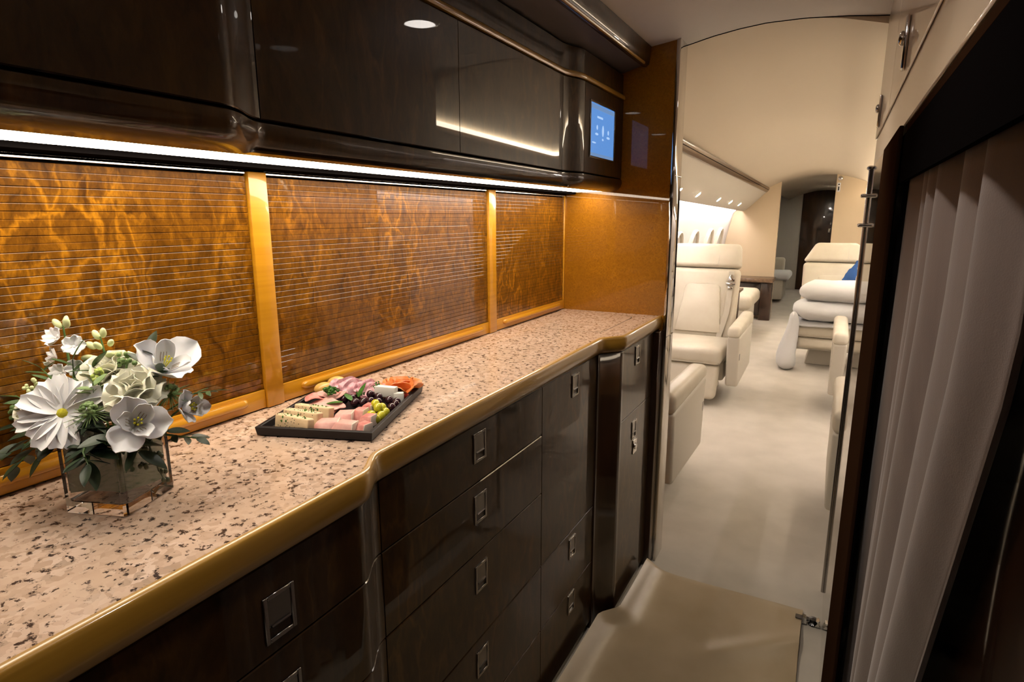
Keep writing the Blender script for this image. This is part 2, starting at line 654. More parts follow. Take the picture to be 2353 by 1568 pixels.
# end of the galley: partition block with burl face, polished jamb
g = G()
g.box((-1.40, 2.098, 0), (-.517, 2.186, 1.95))
struct(tag(g.build('wall_partition', BURLE), 'burl veneered partition closing the far end of the worktop', 'wall'))
t = struct(thing('trim_4', (-.51, 2.14, 0), 'polished metal jamb capping the partition at the cabin doorway', 'jamb'))
g = G()
g.box((-.517, 2.094, 0), (-.503, 2.192, 1.868), .003, 2)
g.build('jamb_cap', NICKEL, t)
g = G()
g.box((-.5035, 2.0945, 1.435), (-.5015, 2.1915, 1.4365))
g.box((-.5035, 2.0945, .88), (-.5015, 2.1915, .8815))
g.build('joint', BEZEL, t)
# wall behind the tambours / rear of galley / behind camera
g = G()
g.box((-.99, -1.3, 0), (-.915, 2.10, 1.95))
struct(tag(g.build('wall_galley_back', DARK), 'dark wall behind the galley cabinets', 'wall'))
g = G()
g.box((-1.0, -1.36, 0), (1.2, -1.3, 1.95))
struct(tag(g.build('wall_rear', STILE), 'dark wood wall behind the photographer', 'wall'))
# far bulkheads
g = G()
pts = [(-1.40, 0), (-.672, 0), (-.672, 1.80), (-1.40, 1.80)]
g.prism(pts, 0, .06, .003, M=T(0, 8.36, 0) @ RX(PI / 2))
o = g.build('wall_bulkhead_left', TAN)
struct(tag(o, 'tan fabric bulkhead at the far left of the cabin', 'wall'))
g = G()
g.prism([(-.072, 0), (1.0, 0), (1.0, 1.85), (-.072, 1.85)], 0, .06, .003, M=T(0, 8.36, 0) @ RX(PI / 2))
struct(tag(g.build('wall_bulkhead_right', TAN), 'tan fabric bulkhead at the far right of the cabin', 'wall'))
g = G()
g.box((-1.5, 12.0, 0), (-.60, 12.08, 1.95))
g.box((-.10, 12.0, 0), (1.2, 12.08, 1.95))
g.box((-.60, 12.03, 1.82), (-.10, 12.08, 1.95))
struct(tag(g.build('wall_far', PALE), 'pale end wall around the dark door of the cabin', 'wall'))
t = struct(thing('door_1', (-.35, 11.98, 0), 'glossy dark wood door in the far end wall', 'door'))
g = G()
g.box((-.60, 11.985, 0), (-.10, 12.03, 1.82), .004, 2)
g.build('door_leaf', STILE, t)
g = G()
g.ball((-.13, 11.965, 1.18), (.014, .014, .03))
g.box((-.16, 11.97, 1.02), (-.125, 11.99, 1.09), .004)
g.build('handle', CHROME, t)

# ---------------------------------------------------------------- right wall of the galley
t = struct(thing('wall_right', (.2, .5, 0), 'cream lacquered upper wall over the curtained opening', 'wall'))
g = G()
g.box((.076, -1.3, 1.44), (.40, 2.178, 1.93), .002, 1)
g.build('upper_wall', CREAM, t)
g = G()
g.box((.40, -1.3, 0), (.46, 2.12, 1.93))
g.build('cavity_back', DARK, t)
g = G()
g.box((.10, 2.12, 0), (1.0, 2.178, 1.93))
g.build('end_panel', CREAM, t)
# overhead locker doors
for k, (y0, y1, ly0, ly1, lz0, lz1, lab) in enumerate(((1.612, 2.172, 1.97, 2.06, 1.53, 1.625, 'narrow cream overhead locker door nearest the cabin doorway'),
                                                     (-.60, 1.606, 1.205, 1.315, 1.53, 1.598, 'wide cream overhead locker door above the curtain'))):
    t = thing('overhead_locker', (.075, (y0 + y1) / 2, 1.52), lab, 'locker', 'cream overhead lockers')
    g = G()
    g.box((.0725, y0, 1.524), (.0758, y1, 1.862), .0012, 1)
    g.build('door', CREAM, t)
    g = G()
    yc = (ly0 + ly1) / 2
    g.box((.066, yc - .012, 1.54), (.0725, yc + .012, 1.625), .003, 2)
    g.ball((.064, yc, 1.59), (.006, .009, .012))
    g.build('latch', CHROME, t)
# mirror polished strip and dark frame
t = struct(thing('trim_5', (.075, 1.94, 0), 'mirror polished strip beside the doorway rod', 'trim'))
g = G()
g.box((.072, 1.522, 0), (.0755, 2.176, 1.44), .001, 1)
g.build('polished_panel', NICKEL, t)
t = struct(thing('trim_6', (.08, 1.52, 0), 'dark wood frame around the curtained opening', 'frame'))
g = G()
g.box((.068, 1.14, 0), (.0745, 1.520, 1.437), .002, 2)
g.build('side_frame', FRAMEW, t)
g = G()
g.box((.078, -1.2, 1.425), (.095, 1.138, 1.439), .002, 1)
g.build('head_frame', FRAMEW, t)
g = G()
g.box((.0765, -1.2, 1.350), (.082, 1.36, 1.424))  # black strip standing in for the header's shade on the curtain top
g.box((.0750, 1.143, 0), (.0765, 1.40, 1.37))
g.build('shade_lining', DARK, t)
# dark lacquered panel on the near side of the curtain
g = G()
g.box((.140, -1.25, 0), (.19, .80, 1.42), .003, 2)
struct(tag(g.build('wall_dark_panel', STILE), 'glossy dark wood panel beside the near edge of the curtain', 'wall'))

# soffit and crown over the overhead cabinets
t = struct(thing('trim_7', (-.64, .5, 1.78), 'grey soffit and wood crown rail above the overhead cabinets', 'trim'))
g = G()
rings = [[Vector(p) for p in ((-.93, y, 1.778), (-.69, y, 1.778), (-.622, y, 1.797), (-.622, y, 1.83), (-.93, y, 1.83))] for y in (-1.3, 2.096)]
g.loft(rings)
g.build('soffit', SOFF, t)
g = G()
rings = [[Vector(p) for p in ((-.626, y, 1.790), (-.616, y, 1.788), (-.606, y, 1.796), (-.603, y, 1.815), (-.600, y, 1.85), (-.63, y, 1.86))] for y in (-1.3, 2.096)]
g.loft(rings)
g.build('crown_rail', BURL_SHADE, t, ang=60)
g = G()
g.tube([(-.610, y, 1.7925) for y in (-1.3, .4, 1.3, 2.05)], .0045, 8)
g.build('crown_bead', EDGEW, t)

# ================================================================== GALLEY FURNITURE
# ---- worktop
ZT = .955
YN = -.55
top = thing('worktop', (-.73, .8, .90), 'speckled beige granite worktop with honey wood edge', 'worktop')
g = G()
rings = []
for y in ysamp(YN, 2.097):
    f = lf(y) - .011
    rings.append([Vector((-.912, y, .925)), Vector((-.912, y, ZT)), Vector((f, y, ZT)), Vector((f, y, .925))])
g.loft(rings)
g.build('granite_slab', GRAN, top)
g = G()
profile_run(g, lf, [(-.0112, .9556), (-.004, .9552), (-.0012, .953), (.0002, .948), (.0012, .938), (.0008, .925), (-.003, .913), (-.010, .907), (-.034, .906), (-.034, .924), (-.0112, .924)], YN, 2.0965)
g.build('edge_moulding', EDGEW, top, ang=50)
# seam of the sink cover set in the far end
g = G()
pth = [(-.85, 1.692), (-.75, 1.695), (-.66, 1.699), (-.630, 1.703), (-.613, 1.716), (-.606, 1.745), (-.605, 1.85), (-.606, 1.995), (-.612, 2.03), (-.64, 2.05)]
for (x0, y0), (x1, y1) in zip(pth, pth[1:]):
    d = Vector((x1 - x0, y1 - y0, 0)).normalized()
    nn = Vector((-d.y, d.x, 0)) * .0011
    a, b = Vector((x0, y0, ZT + .0002)), Vector((x1, y1, ZT + .0002))
    g.raw([a - nn, b - nn, b + nn, a + nn], [(0, 1, 2, 3)])
g.build('sink_cover_seam', DARK, top)


def pull(y, z, x, parent, w=.046, h=.062):
    """recessed square pull: bezel, flap and finger slot in one mesh"""
    g = G()
    hw, hh, b = w / 2, h / 2, .006
    g.mi = 0
    g.box((x - .002, y - hw, z - hh), (x + .0025, y - hw + b, z + hh), .0008, 1)
    g.box((x - .002, y + hw - b, z - hh), (x + .0025, y + hw, z + hh), .0008, 1)
    g.box((x - .002, y - hw + b, z + hh - b), (x + .0025, y + hw - b, z + hh), .0008, 1)
    g.box((x - .002, y - hw + b, z - hh), (x + .0025, y + hw - b, z - hh + b), .0008, 1)
    g.mi = 1
    g.box((x - .002, y - hw + b, z - hh * .35), (x + .0012, y + hw - b, z + hh - b), .0006, 1)
    g.tube([(x + .0018, y - hw + b + .003, z - hh * .32), (x + .0018, y + hw - b - .003, z - hh * .32)], .0018, 6)
    g.mi = 2
    g.box((x - .004, y - hw + b, z - hh + b), (x - .0012, y + hw - b, z - hh * .35))
    return g.build('handle', [BEZEL, FLAP, DARK], parent)


ROWS = [(.783, .903), (.631, .781), (.430, .629), (.245, .428), (.03, .243)]


def carcass(t, y0, y1):
    g = G()
    profile_run(g, lf, [(-.034, .028), (-.034, .905), (('a', -.905), .905), (('a', -.905), .028)], y0, y1)
    g.build('body', DARK, t)


u = thing('drawer_cabinet', (-.74, .05, 0), 'shaded burl drawer cabinet with a curved end under the flowers', 'cabinet', 'galley base cabinets')
carcass(u, YN, .655)
for k, (z0, z1) in enumerate(ROWS):
    d = panel(lf, -.014, YN, .654, z0, z1).build('drawer', BURL_SHADE, u)
    pull(.433, z1 - .073 if k else .831, lf(.43) - .0135, d)
u = thing('drawer_cabinet', (-.74, .95, 0), 'shaded burl drawer cabinet in the middle under the food tray', 'cabinet', 'galley base cabinets')
carcass(u, .657, 1.243)
for k, (z0, z1) in enumerate(ROWS):
    d = panel(lf, -.014, .6565, 1.2415, z0, z1).build('drawer', BURL_SHADE, u)
    pull(.952, (.857, .727, .572, .372, .18)[k], lf(.95) - .0135, d)
u = thing('door_cabinet', (-.74, 1.43, 0), 'shaded burl cabinet with tall door and two low drawers before the corner column', 'cabinet', 'galley base cabinets')
carcass(u, 1.245, 1.615)
for nm, z0, z1, hz in (('door', .431, .903, .857), ('drawer', .245, .429, .378), ('drawer', .03, .243, .200)):
    d = panel(lf, -.014, 1.2445, 1.614, z0, z1).build(nm, BURL_SHADE, u)
    pull(1.448, hz, lf(1.44) - .0135, d)
u = thing('corner_column', (-.6, 1.66, 0), 'dark wood column angled out at the step in the base cabinets', 'column')
panel(lf, -.010, 1.6155, 1.702, 0, .905, .05).build('column', STILE, u)
u = thing('door_cabinet', (-.72, 1.87, 0), 'shaded burl cabinet with one drawer over a locked door beside the doorway', 'cabinet', 'galley base cabinets')
carcass(u, 1.704, 2.046)
d = panel(lf, -.014, 1.7035, 2.045, .677, .903).build('drawer', BURL_SHADE, u)
pull(1.857, .861, lf(1.85) - .0135, d)
d = panel(lf, -.014, 1.7035, 2.045, .03, .675).build('door', BURL_SHADE, u)
pull(1.850, .610, lf(1.85) - .0135, d)
g = G()
g.box((lf(1.87) - .014, 1.845, .522), (lf(1.87) - .011, 1.885, .570), .001, 1)
g.lathe([(.0, .004), (.010, .004), (.011, 0)], 14, T(lf(1.87) - .011, 1.865, .546) @ RY(PI / 2))
g.build('lock', CHROME, d)
u = thing('end_stile', (-.7, 2.07, 0), 'dark wood end stile between base cabinets and polished jamb', 'stile')
g = G()
g.box((-.90, 2.048, 0), (-.516, 2.0965, .905), .002, 1)
g.build('stile', STILE, u)

# ---- tambour doors
XB = -.903
PITCH = .01021
for k, (y0, y1, lab) in enumerate(((-.062, .716, 'burl tambour shutter behind the flower vase'),
                                   (.756, 1.528, 'burl tambour shutter in the middle behind the food tray'),
                                   (1.570, 2.088, 'short burl tambour shutter at the doorway end'))):
    t = thing('tambour_shutter', (XB, (y0 + y1) / 2, .958), lab, 'shutter', 'tambour shutters of the splashback')
    h, c, th = .00985, .0007, .006
    g = G()
    c = .0010
    pr = [(-th, -h / 2), (-c * .5, -h / 2), (0, -h / 2 + c * .5)] + [(-c + c * math.cos(a * PI / 8), h / 2 - c + c * math.sin(a * PI / 8)) for a in range(5)] + [(-th, h / 2)]
    g.loft([[Vector((p[0], yy, p[1])) for p in pr] for yy in (y0, y1)])
    me = g.mesh('slat', BURL, ang=10)
    n = 37
    for i in range(n):
        o = place('slat', me, t)
        o.matrix_basis = T(XB, 0, .9975 + PITCH * i + (.0001 if i % 3 else -.0001))
    g = G()
    g.box((XB - .009, y0, .99), (XB - .0075, y1, 1.375))
    g.build('backing', DARK, t)
    g = G()
    g.box((XB - .006, y0, .9575), (XB + .004, y1, .9915), .0012, 2)
    rail = g.build('bottom_rail', HONEY, t)
    g = G()
    a, b = y0 + .045, y1 - .04
    g.loft([[Vector((XB + .002 + dx * s, y, .9775 + dzz * s)) for dx, dzz in ((0, -.006), (.008, -.007), (.0125, -.003), (.0125, .003), (.009, .0075), (0, .007))]
            for y, s in ((a, .35), (a + .004, .85), (a + .012, 1), (b - .012, 1), (b - .004, .85), (b, .35))])
    g.build('finger_bar', HONEY, rail, ang=50)
    g = G()
    g.box((XB - .004, y0, 1.3735), (XB + .003, y1, 1.3765), .0006, 1)
    g.box((XB - .004, y0, 1.3785), (XB + .001, y1, 1.3810), .0006, 1)
    g.build('top_track', CHROME, t)
for k, (y0, y1, lab) in enumerate(((.717, .755, 'honey wood post between the left and middle shutters'), (1.529, 1.569, 'honey wood post between the middle and short shutters'),
                                   (2.0885, 2.0975, 'thin honey wood post in the corner by the end panel'))):
    g = G()
    g.box((XB - .006, y0, .9565), (XB + (.008 if k < 2 else .004), y1, 1.3775), .0016, 2)
    tag(g.build('shutter_post', HONEY), lab, 'post', 'posts between the shutters')
g = G()
g.box((-.915, YN, 1.3815), (-.860, 2.097, 1.44))
struct(tag(g.build('trim_8', DARK), 'dark gap above the shutters', 'trim'))

# ---- overhead cabinets
oc = thing('overhead_cabinet', (-.8, .8, 1.385), 'glossy shaded burl overhead cabinets with a curved step above the lit splashback', 'cabinet')
YU = -.80
g = G()
profile_run(g, uf, [(-.020, 1.42), (-.020, 1.774), (('a', -.914), 1.774), (('a', -.914), 1.42)], YU, 2.0965)
g.build('body', DARK, oc)
for nm, y0, y1 in (('door', YU, .594), ('door', .596, 1.098), ('door', 1.100, 1.6385), ('curved_column', 1.6405, 1.7415), ('screen_panel', 1.7435, 2.0965)):
    panel(uf, 0, y0, y1, 1.4315, 1.6885).build(nm, BURL_SHADE, oc, ang=30)
g = G()
profile_run(g, uf, [(-.004, 1.4285), (.0015, 1.4265), (.003, 1.414), (-.001, 1.402), (-.012, 1.392), (('a', -.715), 1.3875), (('a', -.733), 1.3855), (('a', -.7335), 1.40), (('a', -.76), 1.41), (('a', -.76), 1.4285)], YU, 2.0965)
g.build('valance', BURL_SHADE, oc, ang=50)
g = G()
profile_run(g, uf, [(-.015, 1.691), (.004, 1.6915), (.006, 1.696), (.005, 1.703), (.0005, 1.7075), (-.015, 1.7075)], YU, 2.0965)
g.build('ledge_moulding', EDGEW, oc, ang=50)
g = G()
profile_run(g, uf, [(-.019, 1.7075), (-.003, 1.7075), (-.003, 1.772), (-.019, 1.772)], YU, 2.0965)
g.build('frieze', BURL_SHADE, oc, ang=30)
ul = thing('under_cabinet_light', (-.79, .8, 1.385), 'long white light strip under the overhead cabinets', 'light')
g = G()
g.box((-.862, YU, 1.391), (-.733, 2.075, 1.40))
g.build('housing', DARK, ul)
g = G()
g.box((-.846, .10, 1.3875), (-.738, 2.075, 1.391), .0008, 1)
g.build('diffuser', E_STRIP, ul)

# ---- touch screen in the overhead panel
sc_ = thing('touch_screen', (-.688, 1.885, 1.483), 'small blue glowing touch screen set in the overhead cabinet', 'screen')
XS = -.6885
sy0, sy1, sz0, sz1 = 1.786, 2.002, 1.484, 1.640
g = G()
b = .006
g.box((XS - .01, sy0 - b, sz1), (XS + .002, sy1 + b, sz1 + b), .0008, 1)
g.box((XS - .01, sy0 - b, sz0 - b), (XS + .002, sy1 + b, sz0), .0008, 1)
g.box((XS - .01, sy0 - b, sz0), (XS + .002, sy0, sz1), .0008, 1)
g.box((XS - .01, sy1, sz0), (XS + .002, sy1 + .012, sz1), .0008, 1)
g.build('bezel', BEZEL, sc_)
g = G()
g.box((XS - .004, sy0, sz0), (XS - .001, sy1, sz1))
scr = g.build('screen', E_SCR, sc_)
g = G()
g.box((XS - .001, sy0, sz1 - .016), (XS - .0006, sy1, sz1 - .004))
g.build('title_bar', E_SCR2, scr)
g = G()
g.box((XS - .001, sy0, sz0), (XS - .0006, sy1, sz0 + .010))
g.build('bottom_bar', E_SCR2, scr)
g = G()
g.box((XS - .001, 1.845, 1.600), (XS - .0005, 1.895, 1.606))
g.build('heading', E_ICON, scr)
for yc, zc, ww, hh in ((1.898, 1.566, .009, .028), (1.898, 1.540, .007, .006), (1.846, 1.572, .006, .012), (1.843, 1.552, .014, .006), (1.948, 1.566, .007, .012), (1.948, 1.550, .016, .006), (1.82, 1.525, .018, .004)):
    g = G()
    g.ball((XS - .0006, yc, zc), (.0004, ww, hh / 1.6), 12, 6)
    g.build('icon', E_ICON, scr)

# ---- galley downlights
for k, (x, y) in enumerate(((-.222, 1.66), (-.26, .62), (-.18, -.36))):
    z = interp(CXS, CZS, x)
    t = thing('downlight', (x, y, z), 'round recessed downlight in the galley ceiling, %s' % ('nearest the cabin', 'above the photographer', 'behind the photographer')[k], 'light', 'galley ceiling downlights')
    g = G()
    g.lathe([(.0475, -.001), (.060, -.001), (.062, -.004), (.058, -.008), (.049, -.010), (.0475, -.006), (.0475, -.001)], 32, T(x, y, z), caps=False)
    g.build('trim_ring', CHROME, t)
    g = G()
    g.lathe([(.0, -.0055), (.047, -.0055), (.047, -.001), (.0, -.001)], 32, T(x, y, z), caps=False)
    g.build('lens', E_DOWN, t)
    ld = bpy.data.lights.new('downlight_beam', 'SPOT')
    ld.energy = P_DOWN
    ld.color = (1.0, .90, .80)
    ld.spot_size = math.radians(100)
    ld.spot_blend = .45
    ld.shadow_soft_size = .035
    lo = bpy.data.objects.new('downlight_beam', ld)
    COL.objects.link(lo)
    lo.parent = t
    lo.location = (0, 0, -.050)

# ---- curtain
g = G()


def cur(u, v):
    z = lerp(.02, 1.395, v)
    y0 = .495 + .45 * min(.65, max(0.0, 1.20 - z))
    y = lerp(y0, 1.26, u)
    s = u * 6.9
    ph = s * 2 * PI + .9 * math.sin(s * 1.7) + .25 * math.sin(v * 3 + s)
    a = .017 * (.75 + .25 * math.sin(s * 2.1 + 1)) * (1 - .25 * v)
    x = .1075 + a * math.sin(ph) + .004 * math.sin(ph * 2 + 1)
    return (x, y + .012 * math.cos(ph), z)


g.sheet(cur, 220, 24, .002)
t = thing('curtain', (.1075, .9, .02), 'taupe pleated curtain hanging in the dark framed opening', 'curtain')
g.build('drape', CURT, t, ang=80)
g = G()
g.box((.088, .45, 1.397), (.128, 1.28, 1.415), .002, 1)
g.build('curtain_track', DARK, t)

# ---- rod at the doorway corner
t = thing('doorway_rod', (.063, 2.178, 0), 'slim dark metal rod with two clips at the doorway corner', 'rod')
g = G()
g.tube([(.0700, 2.182, 0), (.0700, 2.182, .8), (.0700, 2.182, 1.44)], .0058, 10)
g.lathe([(.0058, 0), (.011, .004), (.011, .010), (.006, .014)], 12, T(.0700, 2.182, 1.436))
g.build('rod', BEZEL, t)
for z in (1.361, 1.272):
    g = G()
    g.box((.050, 2.170, z - .006), (.0895, 2.196, z + .006), .0045, 3)
    g.build('clip', CHROME, t)

# ---- leather mat on the galley floor
g = G()


def matf(u, v):
    y = lerp(.35, 2.028, v)
    xl = lf(y) + .010
    x = lerp(xl, .016 - .004 * math.sin(v * 9), u)
    d = x - xl
    z = .010 + .040 * math.exp(-(d / .045) ** 1.4) + .008 * math.exp(-d / .12)
    # diagonal crease
    c = (x + .28) * .62 - (y - 1.62) * .78
    z += .010 * math.exp(-(c / .035) ** 2) * sstep(-.45, -.1, x) * sstep(1.0, 1.4, y)
    z += .004 * noise.noise(Vector((x * 4, y * 4, 0)))
    ed = min(1, (2.028 - y) / .02)
    return (x, y, max(.004, z * (.45 + .55 * ed) if ed < 1 else z))


g.sheet(matf, 60, 90, .004)
tag(g.build('floor_mat', MATL, ang=80), 'tan leather floor mat curling up against the base cabinets', 'mat')
# ---- strap clasp at the mat edge
t = thing('floor_clasp', (.05, 1.97, 0), 'black and chrome clasp at the mat corner by the dark frame', 'clasp')
g = G()
g.lathe([(.014, 0), (.016, .006), (.010, .010), (.010, .016), (.013, .022), (.0, .026)], 14, T(.046, 1.972, 0))
g.build('knob', BLACK, t)
g = G()
g.box((-.006, 1.962, .014), (.034, 1.984, .017), .001, 1)
g.build('strap', BLACK, t)
for x0, sg in ((.020, 1), (.060, -1)):
    g = G()
    g.loft([[Vector((x0 + a, 1.955 + b, .006 + c)) for a, b, c in ((-.008, 0, 0), (.008, 0, 0), (.006 * sg, 0, .02), (-.004 * sg, 0, .022))],
            [Vector((x0 + a, 1.955 + b, .006 + c)) for a, b, c in ((-.007, .028, 0), (.007, .028, 0), (.005 * sg, .028, .016), (-.003 * sg, .028, .017))]])
    g.build('chrome_tab', CHROME, t)

# ================================================================== CABIN FURNITURE
def seat(loc, rz, label, htop=.44, zs=1.0, belt=True, arms=True, lz=.05):
    t = thing('cabin_seat', (0, 0, 0), label, 'seat', 'cream leather cabin seats')

    def add(g, name, m, par=None, ang=40):
        return g.build(name, m, par or t, ang)
    g = G()
    g.hexa([(-.17, -.16, 0), (.17, -.16, 0), (.17, .22, 0), (-.17, .22, 0)], [(-.13, -.12, .16), (.13, -.12, .16), (.13, .18, .16), (-.13, .18, .16)], .012, 2)
    add(g, 'pedestal', SHELL)
    g = G()
    g.box((-.26, -.25, .15), (.26, .26, .29), .02, 2)
    add(g, 'seat_pan', SHELL)
    g = G()
    g.box((-.258, -.385, .285), (.258, .13, .405), .042, 4)
    c = add(g, 'seat_cushion', LEATH)
    g = G()
    g.tube([(-.25, -.37, .300), (0, -.386, .302), (.25, -.37, .300)], .003, 5)
    g.build('seam', SHELL, c)
    g = G()
    fo = (.285 - lz) / .235 * .06
    g.hexa([(-.235, -.37 - fo, lz), (.235, -.37 - fo, lz), (.235, -.285 - fo, lz - .005), (-.235, -.285 - fo, lz - .005)],
           [(-.245, -.37, .285), (.245, -.37, .285), (.245, -.27, .285), (-.245, -.27, .285)], .035, 4)
    add(g, 'leg_rest', LEATH)
    MB = T(0, .115, .37) @ RX(-.20)
    g = G()
    g.hexa([(-.255, 0, 0), (.255, 0, 0), (.25, .13, 0), (-.25, .13, 0)], [(-.272, 0, .555), (.272, 0, .555), (.25, .14, .555), (-.25, .14, .555)], .040, 4, MB)
    bk = add(g, 'backrest', LEATH)
    g = G()
    g.prism([(-.185, .055), (.165, .055), (.155, .12), (.128, .415), (.10, .43), (-.10, .43), (-.128, .415), (-.175, .12)], -.006, .018, .010, MB @ RX(PI / 2))
    g.build('back_panel', LEATH, bk)
    g = G()
    g.hexa([(-.275, -.004, .560), (.275, -.004, .560), (.255, .13, .56), (-.255, .13, .56)],
           [(-htop / 2, .012, .748), (htop / 2, .012, .748), (htop / 2, .11, .74), (-htop / 2, .11, .74)], .032, 4, MB)
    hd = add(g, 'headrest', LEATH)
    g = G()
    g.tube([MB @ Vector((.10, -.006, .575)), MB @ Vector((.10, .004, .66)), MB @ Vector((.10, .016, .735))], .002, 5)
    g.build('seam', SHELL, hd)
    for sx in (-1, 1) if arms else ():
        g = G()
        a, b = sorted((sx * .285, sx * .368))
        g.hexa([(a, -.33, .14), (b, -.33, .14), (b, .30, .17), (a, .30, .17)], [(a, -.375, .497), (b, -.375, .497), (b, .32, .497), (a, .32, .497)], .016, 3)
        ar = add(g, 'armrest', SHELL)
        g = G()
        g.hexa([(a - .004, -.385, .490), (b + .004, -.385, .490), (b + .004, .33, .490), (a - .004, .33, .490)],
               [(a - .004, -.365, .565), (b + .004, -.365, .565), (b + .004, .33, .585), (a - .004, .33, .585)], .030, 4)
        g.build('arm_pad', LEATH, ar)
        g = G()
        xo = sx * .369
        g.box((min(xo, xo - sx * .003), -.335, .33), (max(xo, xo - sx * .003), -.305, .375), .001, 1)
        g.build('switch', BEZEL, ar)
    if belt:
        g = G()
        pts = [MB @ Vector((.205, -.012, .53)), MB @ Vector((.204, -.012, .40)), MB @ Vector((.195, -.013, .22)), MB @ Vector((.165, -.014, .08)), MB @ Vector((.15, -.016, .02))]
        for a, b in zip(pts, pts[1:]):
            wv = Vector((.020, 0, 0))
            o_ = Vector((0, .004, 0))
            g.loft([[a - wv, a + wv, a + wv + o_, a - wv + o_], [b - wv, b + wv, b + wv + o_, b - wv + o_]])
        bl = add(g, 'seat_belt', STRAP)
        g = G()
        g.prism([(-.028, 0), (.028, 0), (.022, .02), (.008, .05), (-.008, .05), (-.022, .02)], 0, .008, .002, MB @ T(.205, -.012, .455) @ RX(PI / 2))
        g.box((-.034, -.012, -.008), (.034, .0, .008), .003, 2, MB @ T(.203, -.014, .435))
        g.box((-.018, -.012, -.03), (.018, .0, -.01), .003, 2, MB @ T(.203, -.014, .425))
        g.build('buckle', CHROME, bl)
    t.location = loc
    t.rotation_euler = (0, 0, rz)
    t.scale = (1, 1, zs)
    return t


seat((-.885, 4.58, 0), 0, 'cream leather seat facing the galley on the left of the aisle', htop=.50)
seat((-.895, 2.72, 0), PI, 'cream leather seat with its back to the galley, just inside the doorway on the left', belt=False)
seat((.405, 4.66, 0), 0, 'cream leather seat on the right, mostly hidden behind the doorway rod', belt=False)
seat((.420, 2.78, 0), PI, 'cream leather seat with its back to the galley, hidden right of the doorway', belt=False)
s2 = seat((.005, 6.02, 0), 0, 'cream leather seat piled with white pillows at the middle of the cabin', htop=.34, zs=.97, arms=False, lz=.19)


def pillow(name, c, size, label, rot=0, seed=0, mt=LINEN):
    g = G()

    def ring(k, n=36):
        v = k / 10
        h = math.cos((v - .5) * PI)
        h = max(h, 0)
        r = h ** .38
        z = math.copysign(abs(math.sin((v - .5) * PI)) ** .9, v - .5)
        out = []
        for i in range(n):
            a = 2 * PI * i / n
            ca, sa = math.cos(a), math.sin(a)
            q = (abs(ca) ** 4 + abs(sa) ** 4) ** -.25
            out.append(Vector((ca * q * r * size[0], sa * q * r * size[1], z * size[2] * (1 - .35 * (max(abs(ca), abs(sa)) * r) ** 3))))
        return out
    g.loft([ring(k) for k in range(11)])
    bmesh.ops.remove_doubles(g.bm, verts=g.bm.verts, dist=1e-4)
    g.wob(.014, 9, seed)
    g.bm.transform(T(*c) @ RZ(rot))
    return tag(g.build(name, mt, ang=80), label, 'pillow', 'white bedding on the piled seat')


pillow('pillow', (.03, 5.79, .508), (.325, .22, .092), 'lower of the two white pillows stacked on the seat', .04, 1)
pillow('pillow', (.05, 5.80, .672), (.30, .22, .088), 'upper of the two white pillows stacked on the seat', -.05, 5)
g = G()
g.sheet(lambda u, v: (lerp(-.27, .30, u), lerp(5.61, 6.0, v), .412 + .012 * noise.noise(Vector((u * 7, v * 6, 3))) - .03 * math.exp(-v * 14)), 24, 14, .012)
tag(g.build('folded_blanket', LINEN, ang=80), 'thin white blanket folded under the pillows on the seat', 'blanket')
# rolled duvet hanging to the floor at the left of the seat
g = G()
rings = []
for i in range(19):
    f = i / 18
    z = lerp(.50, .012, f)
    r0 = interp([0, .05, .2, .5, .85, .96, 1], [.012, .030, .044, .060, .078, .074, .055], f)
    cx, cy = -.268 - .030 * f + .006 * math.sin(f * 7), 5.60 + .015 * math.sin(f * 5)
    rings.append([Vector((cx + r0 * (1 + .10 * math.sin(3 * a + f * 6) + .05 * math.sin(7 * a + f * 15)) * math.cos(a),
                          cy + 1.3 * r0 * (1 + .10 * math.sin(3 * a + f * 6)) * math.sin(a), z)) for a in [2 * PI * k / 28 for k in range(28)]])
g.loft(rings)
tag(g.build('rolled_duvet', LINEN, ang=80), 'white rolled duvet hanging to the carpet left of the piled seat', 'duvet')
g = G()
g.sheet(lambda u, v: (.085 + .11 * u + .02 * math.sin(v * 5), 6.02 + .05 * v + .02 * math.sin(u * 6), .58 + .34 * v * (1 - .55 * (1 - u)) + .02 * noise.noise(Vector((u * 5, v * 5, 8)))), 16, 16, .03)
tag(g.build('blue_blanket', BLUE, ang=80), 'crumpled blue cloth leaning on the back of the piled seat', 'blanket')

# console, divan and far seat
t = thing('console', (-1.0, 8.15, 0), 'dark wood console against the tan left bulkhead', 'console')
g = G()
g.box((-1.24, 7.95, .50), (-.648, 8.295, .545), .006, 2)
g.build('top', RAILW, t)
g = G()
g.box((-.80, 8.14, 0), (-.670, 8.29, .50), .004, 2)
g.build('leg', STILE, t)
g = G()
g.box((-1.15, 8.22, .05), (-.81, 8.29, .50), .004, 2)
g.build('body', STILE, t)
t = thing('divan', (-1.0, 7.15, 0), 'cream divan with rounded cushion beside the dark console', 'sofa')
g = G()
g.box((-1.14, 6.75, .03), (-.80, 7.60, .32), .02, 2)
g.build('base', SHELL, t)
g = G()
g.box((-1.23, 6.72, .31), (-.745, 7.62, .475), .06, 4)
g.build('cushion', LEATH, t)
t = thing('side_table', (-.86, 6.35, 0), 'small wood side table beside the left cabin seat', 'table')
g = G()
g.box((-1.15, 6.25, .56), (-.80, 6.50, .585), .004, 2)
g.build('top', RAILW, t)
g = G()
g.box((-.85, 6.28, 0), (-.81, 6.33, .56), .003, 1)
g.build('leg', STILE, t)
t = thing('far_bench', (-.8, 10.1, 0), 'white cushioned bench far behind the left bulkhead', 'bench')
g = G()
g.box((-1.14, 9.9, .05), (-.66, 10.5, .36), .03, 2)
g.build('base', SHELL, t)
g = G()
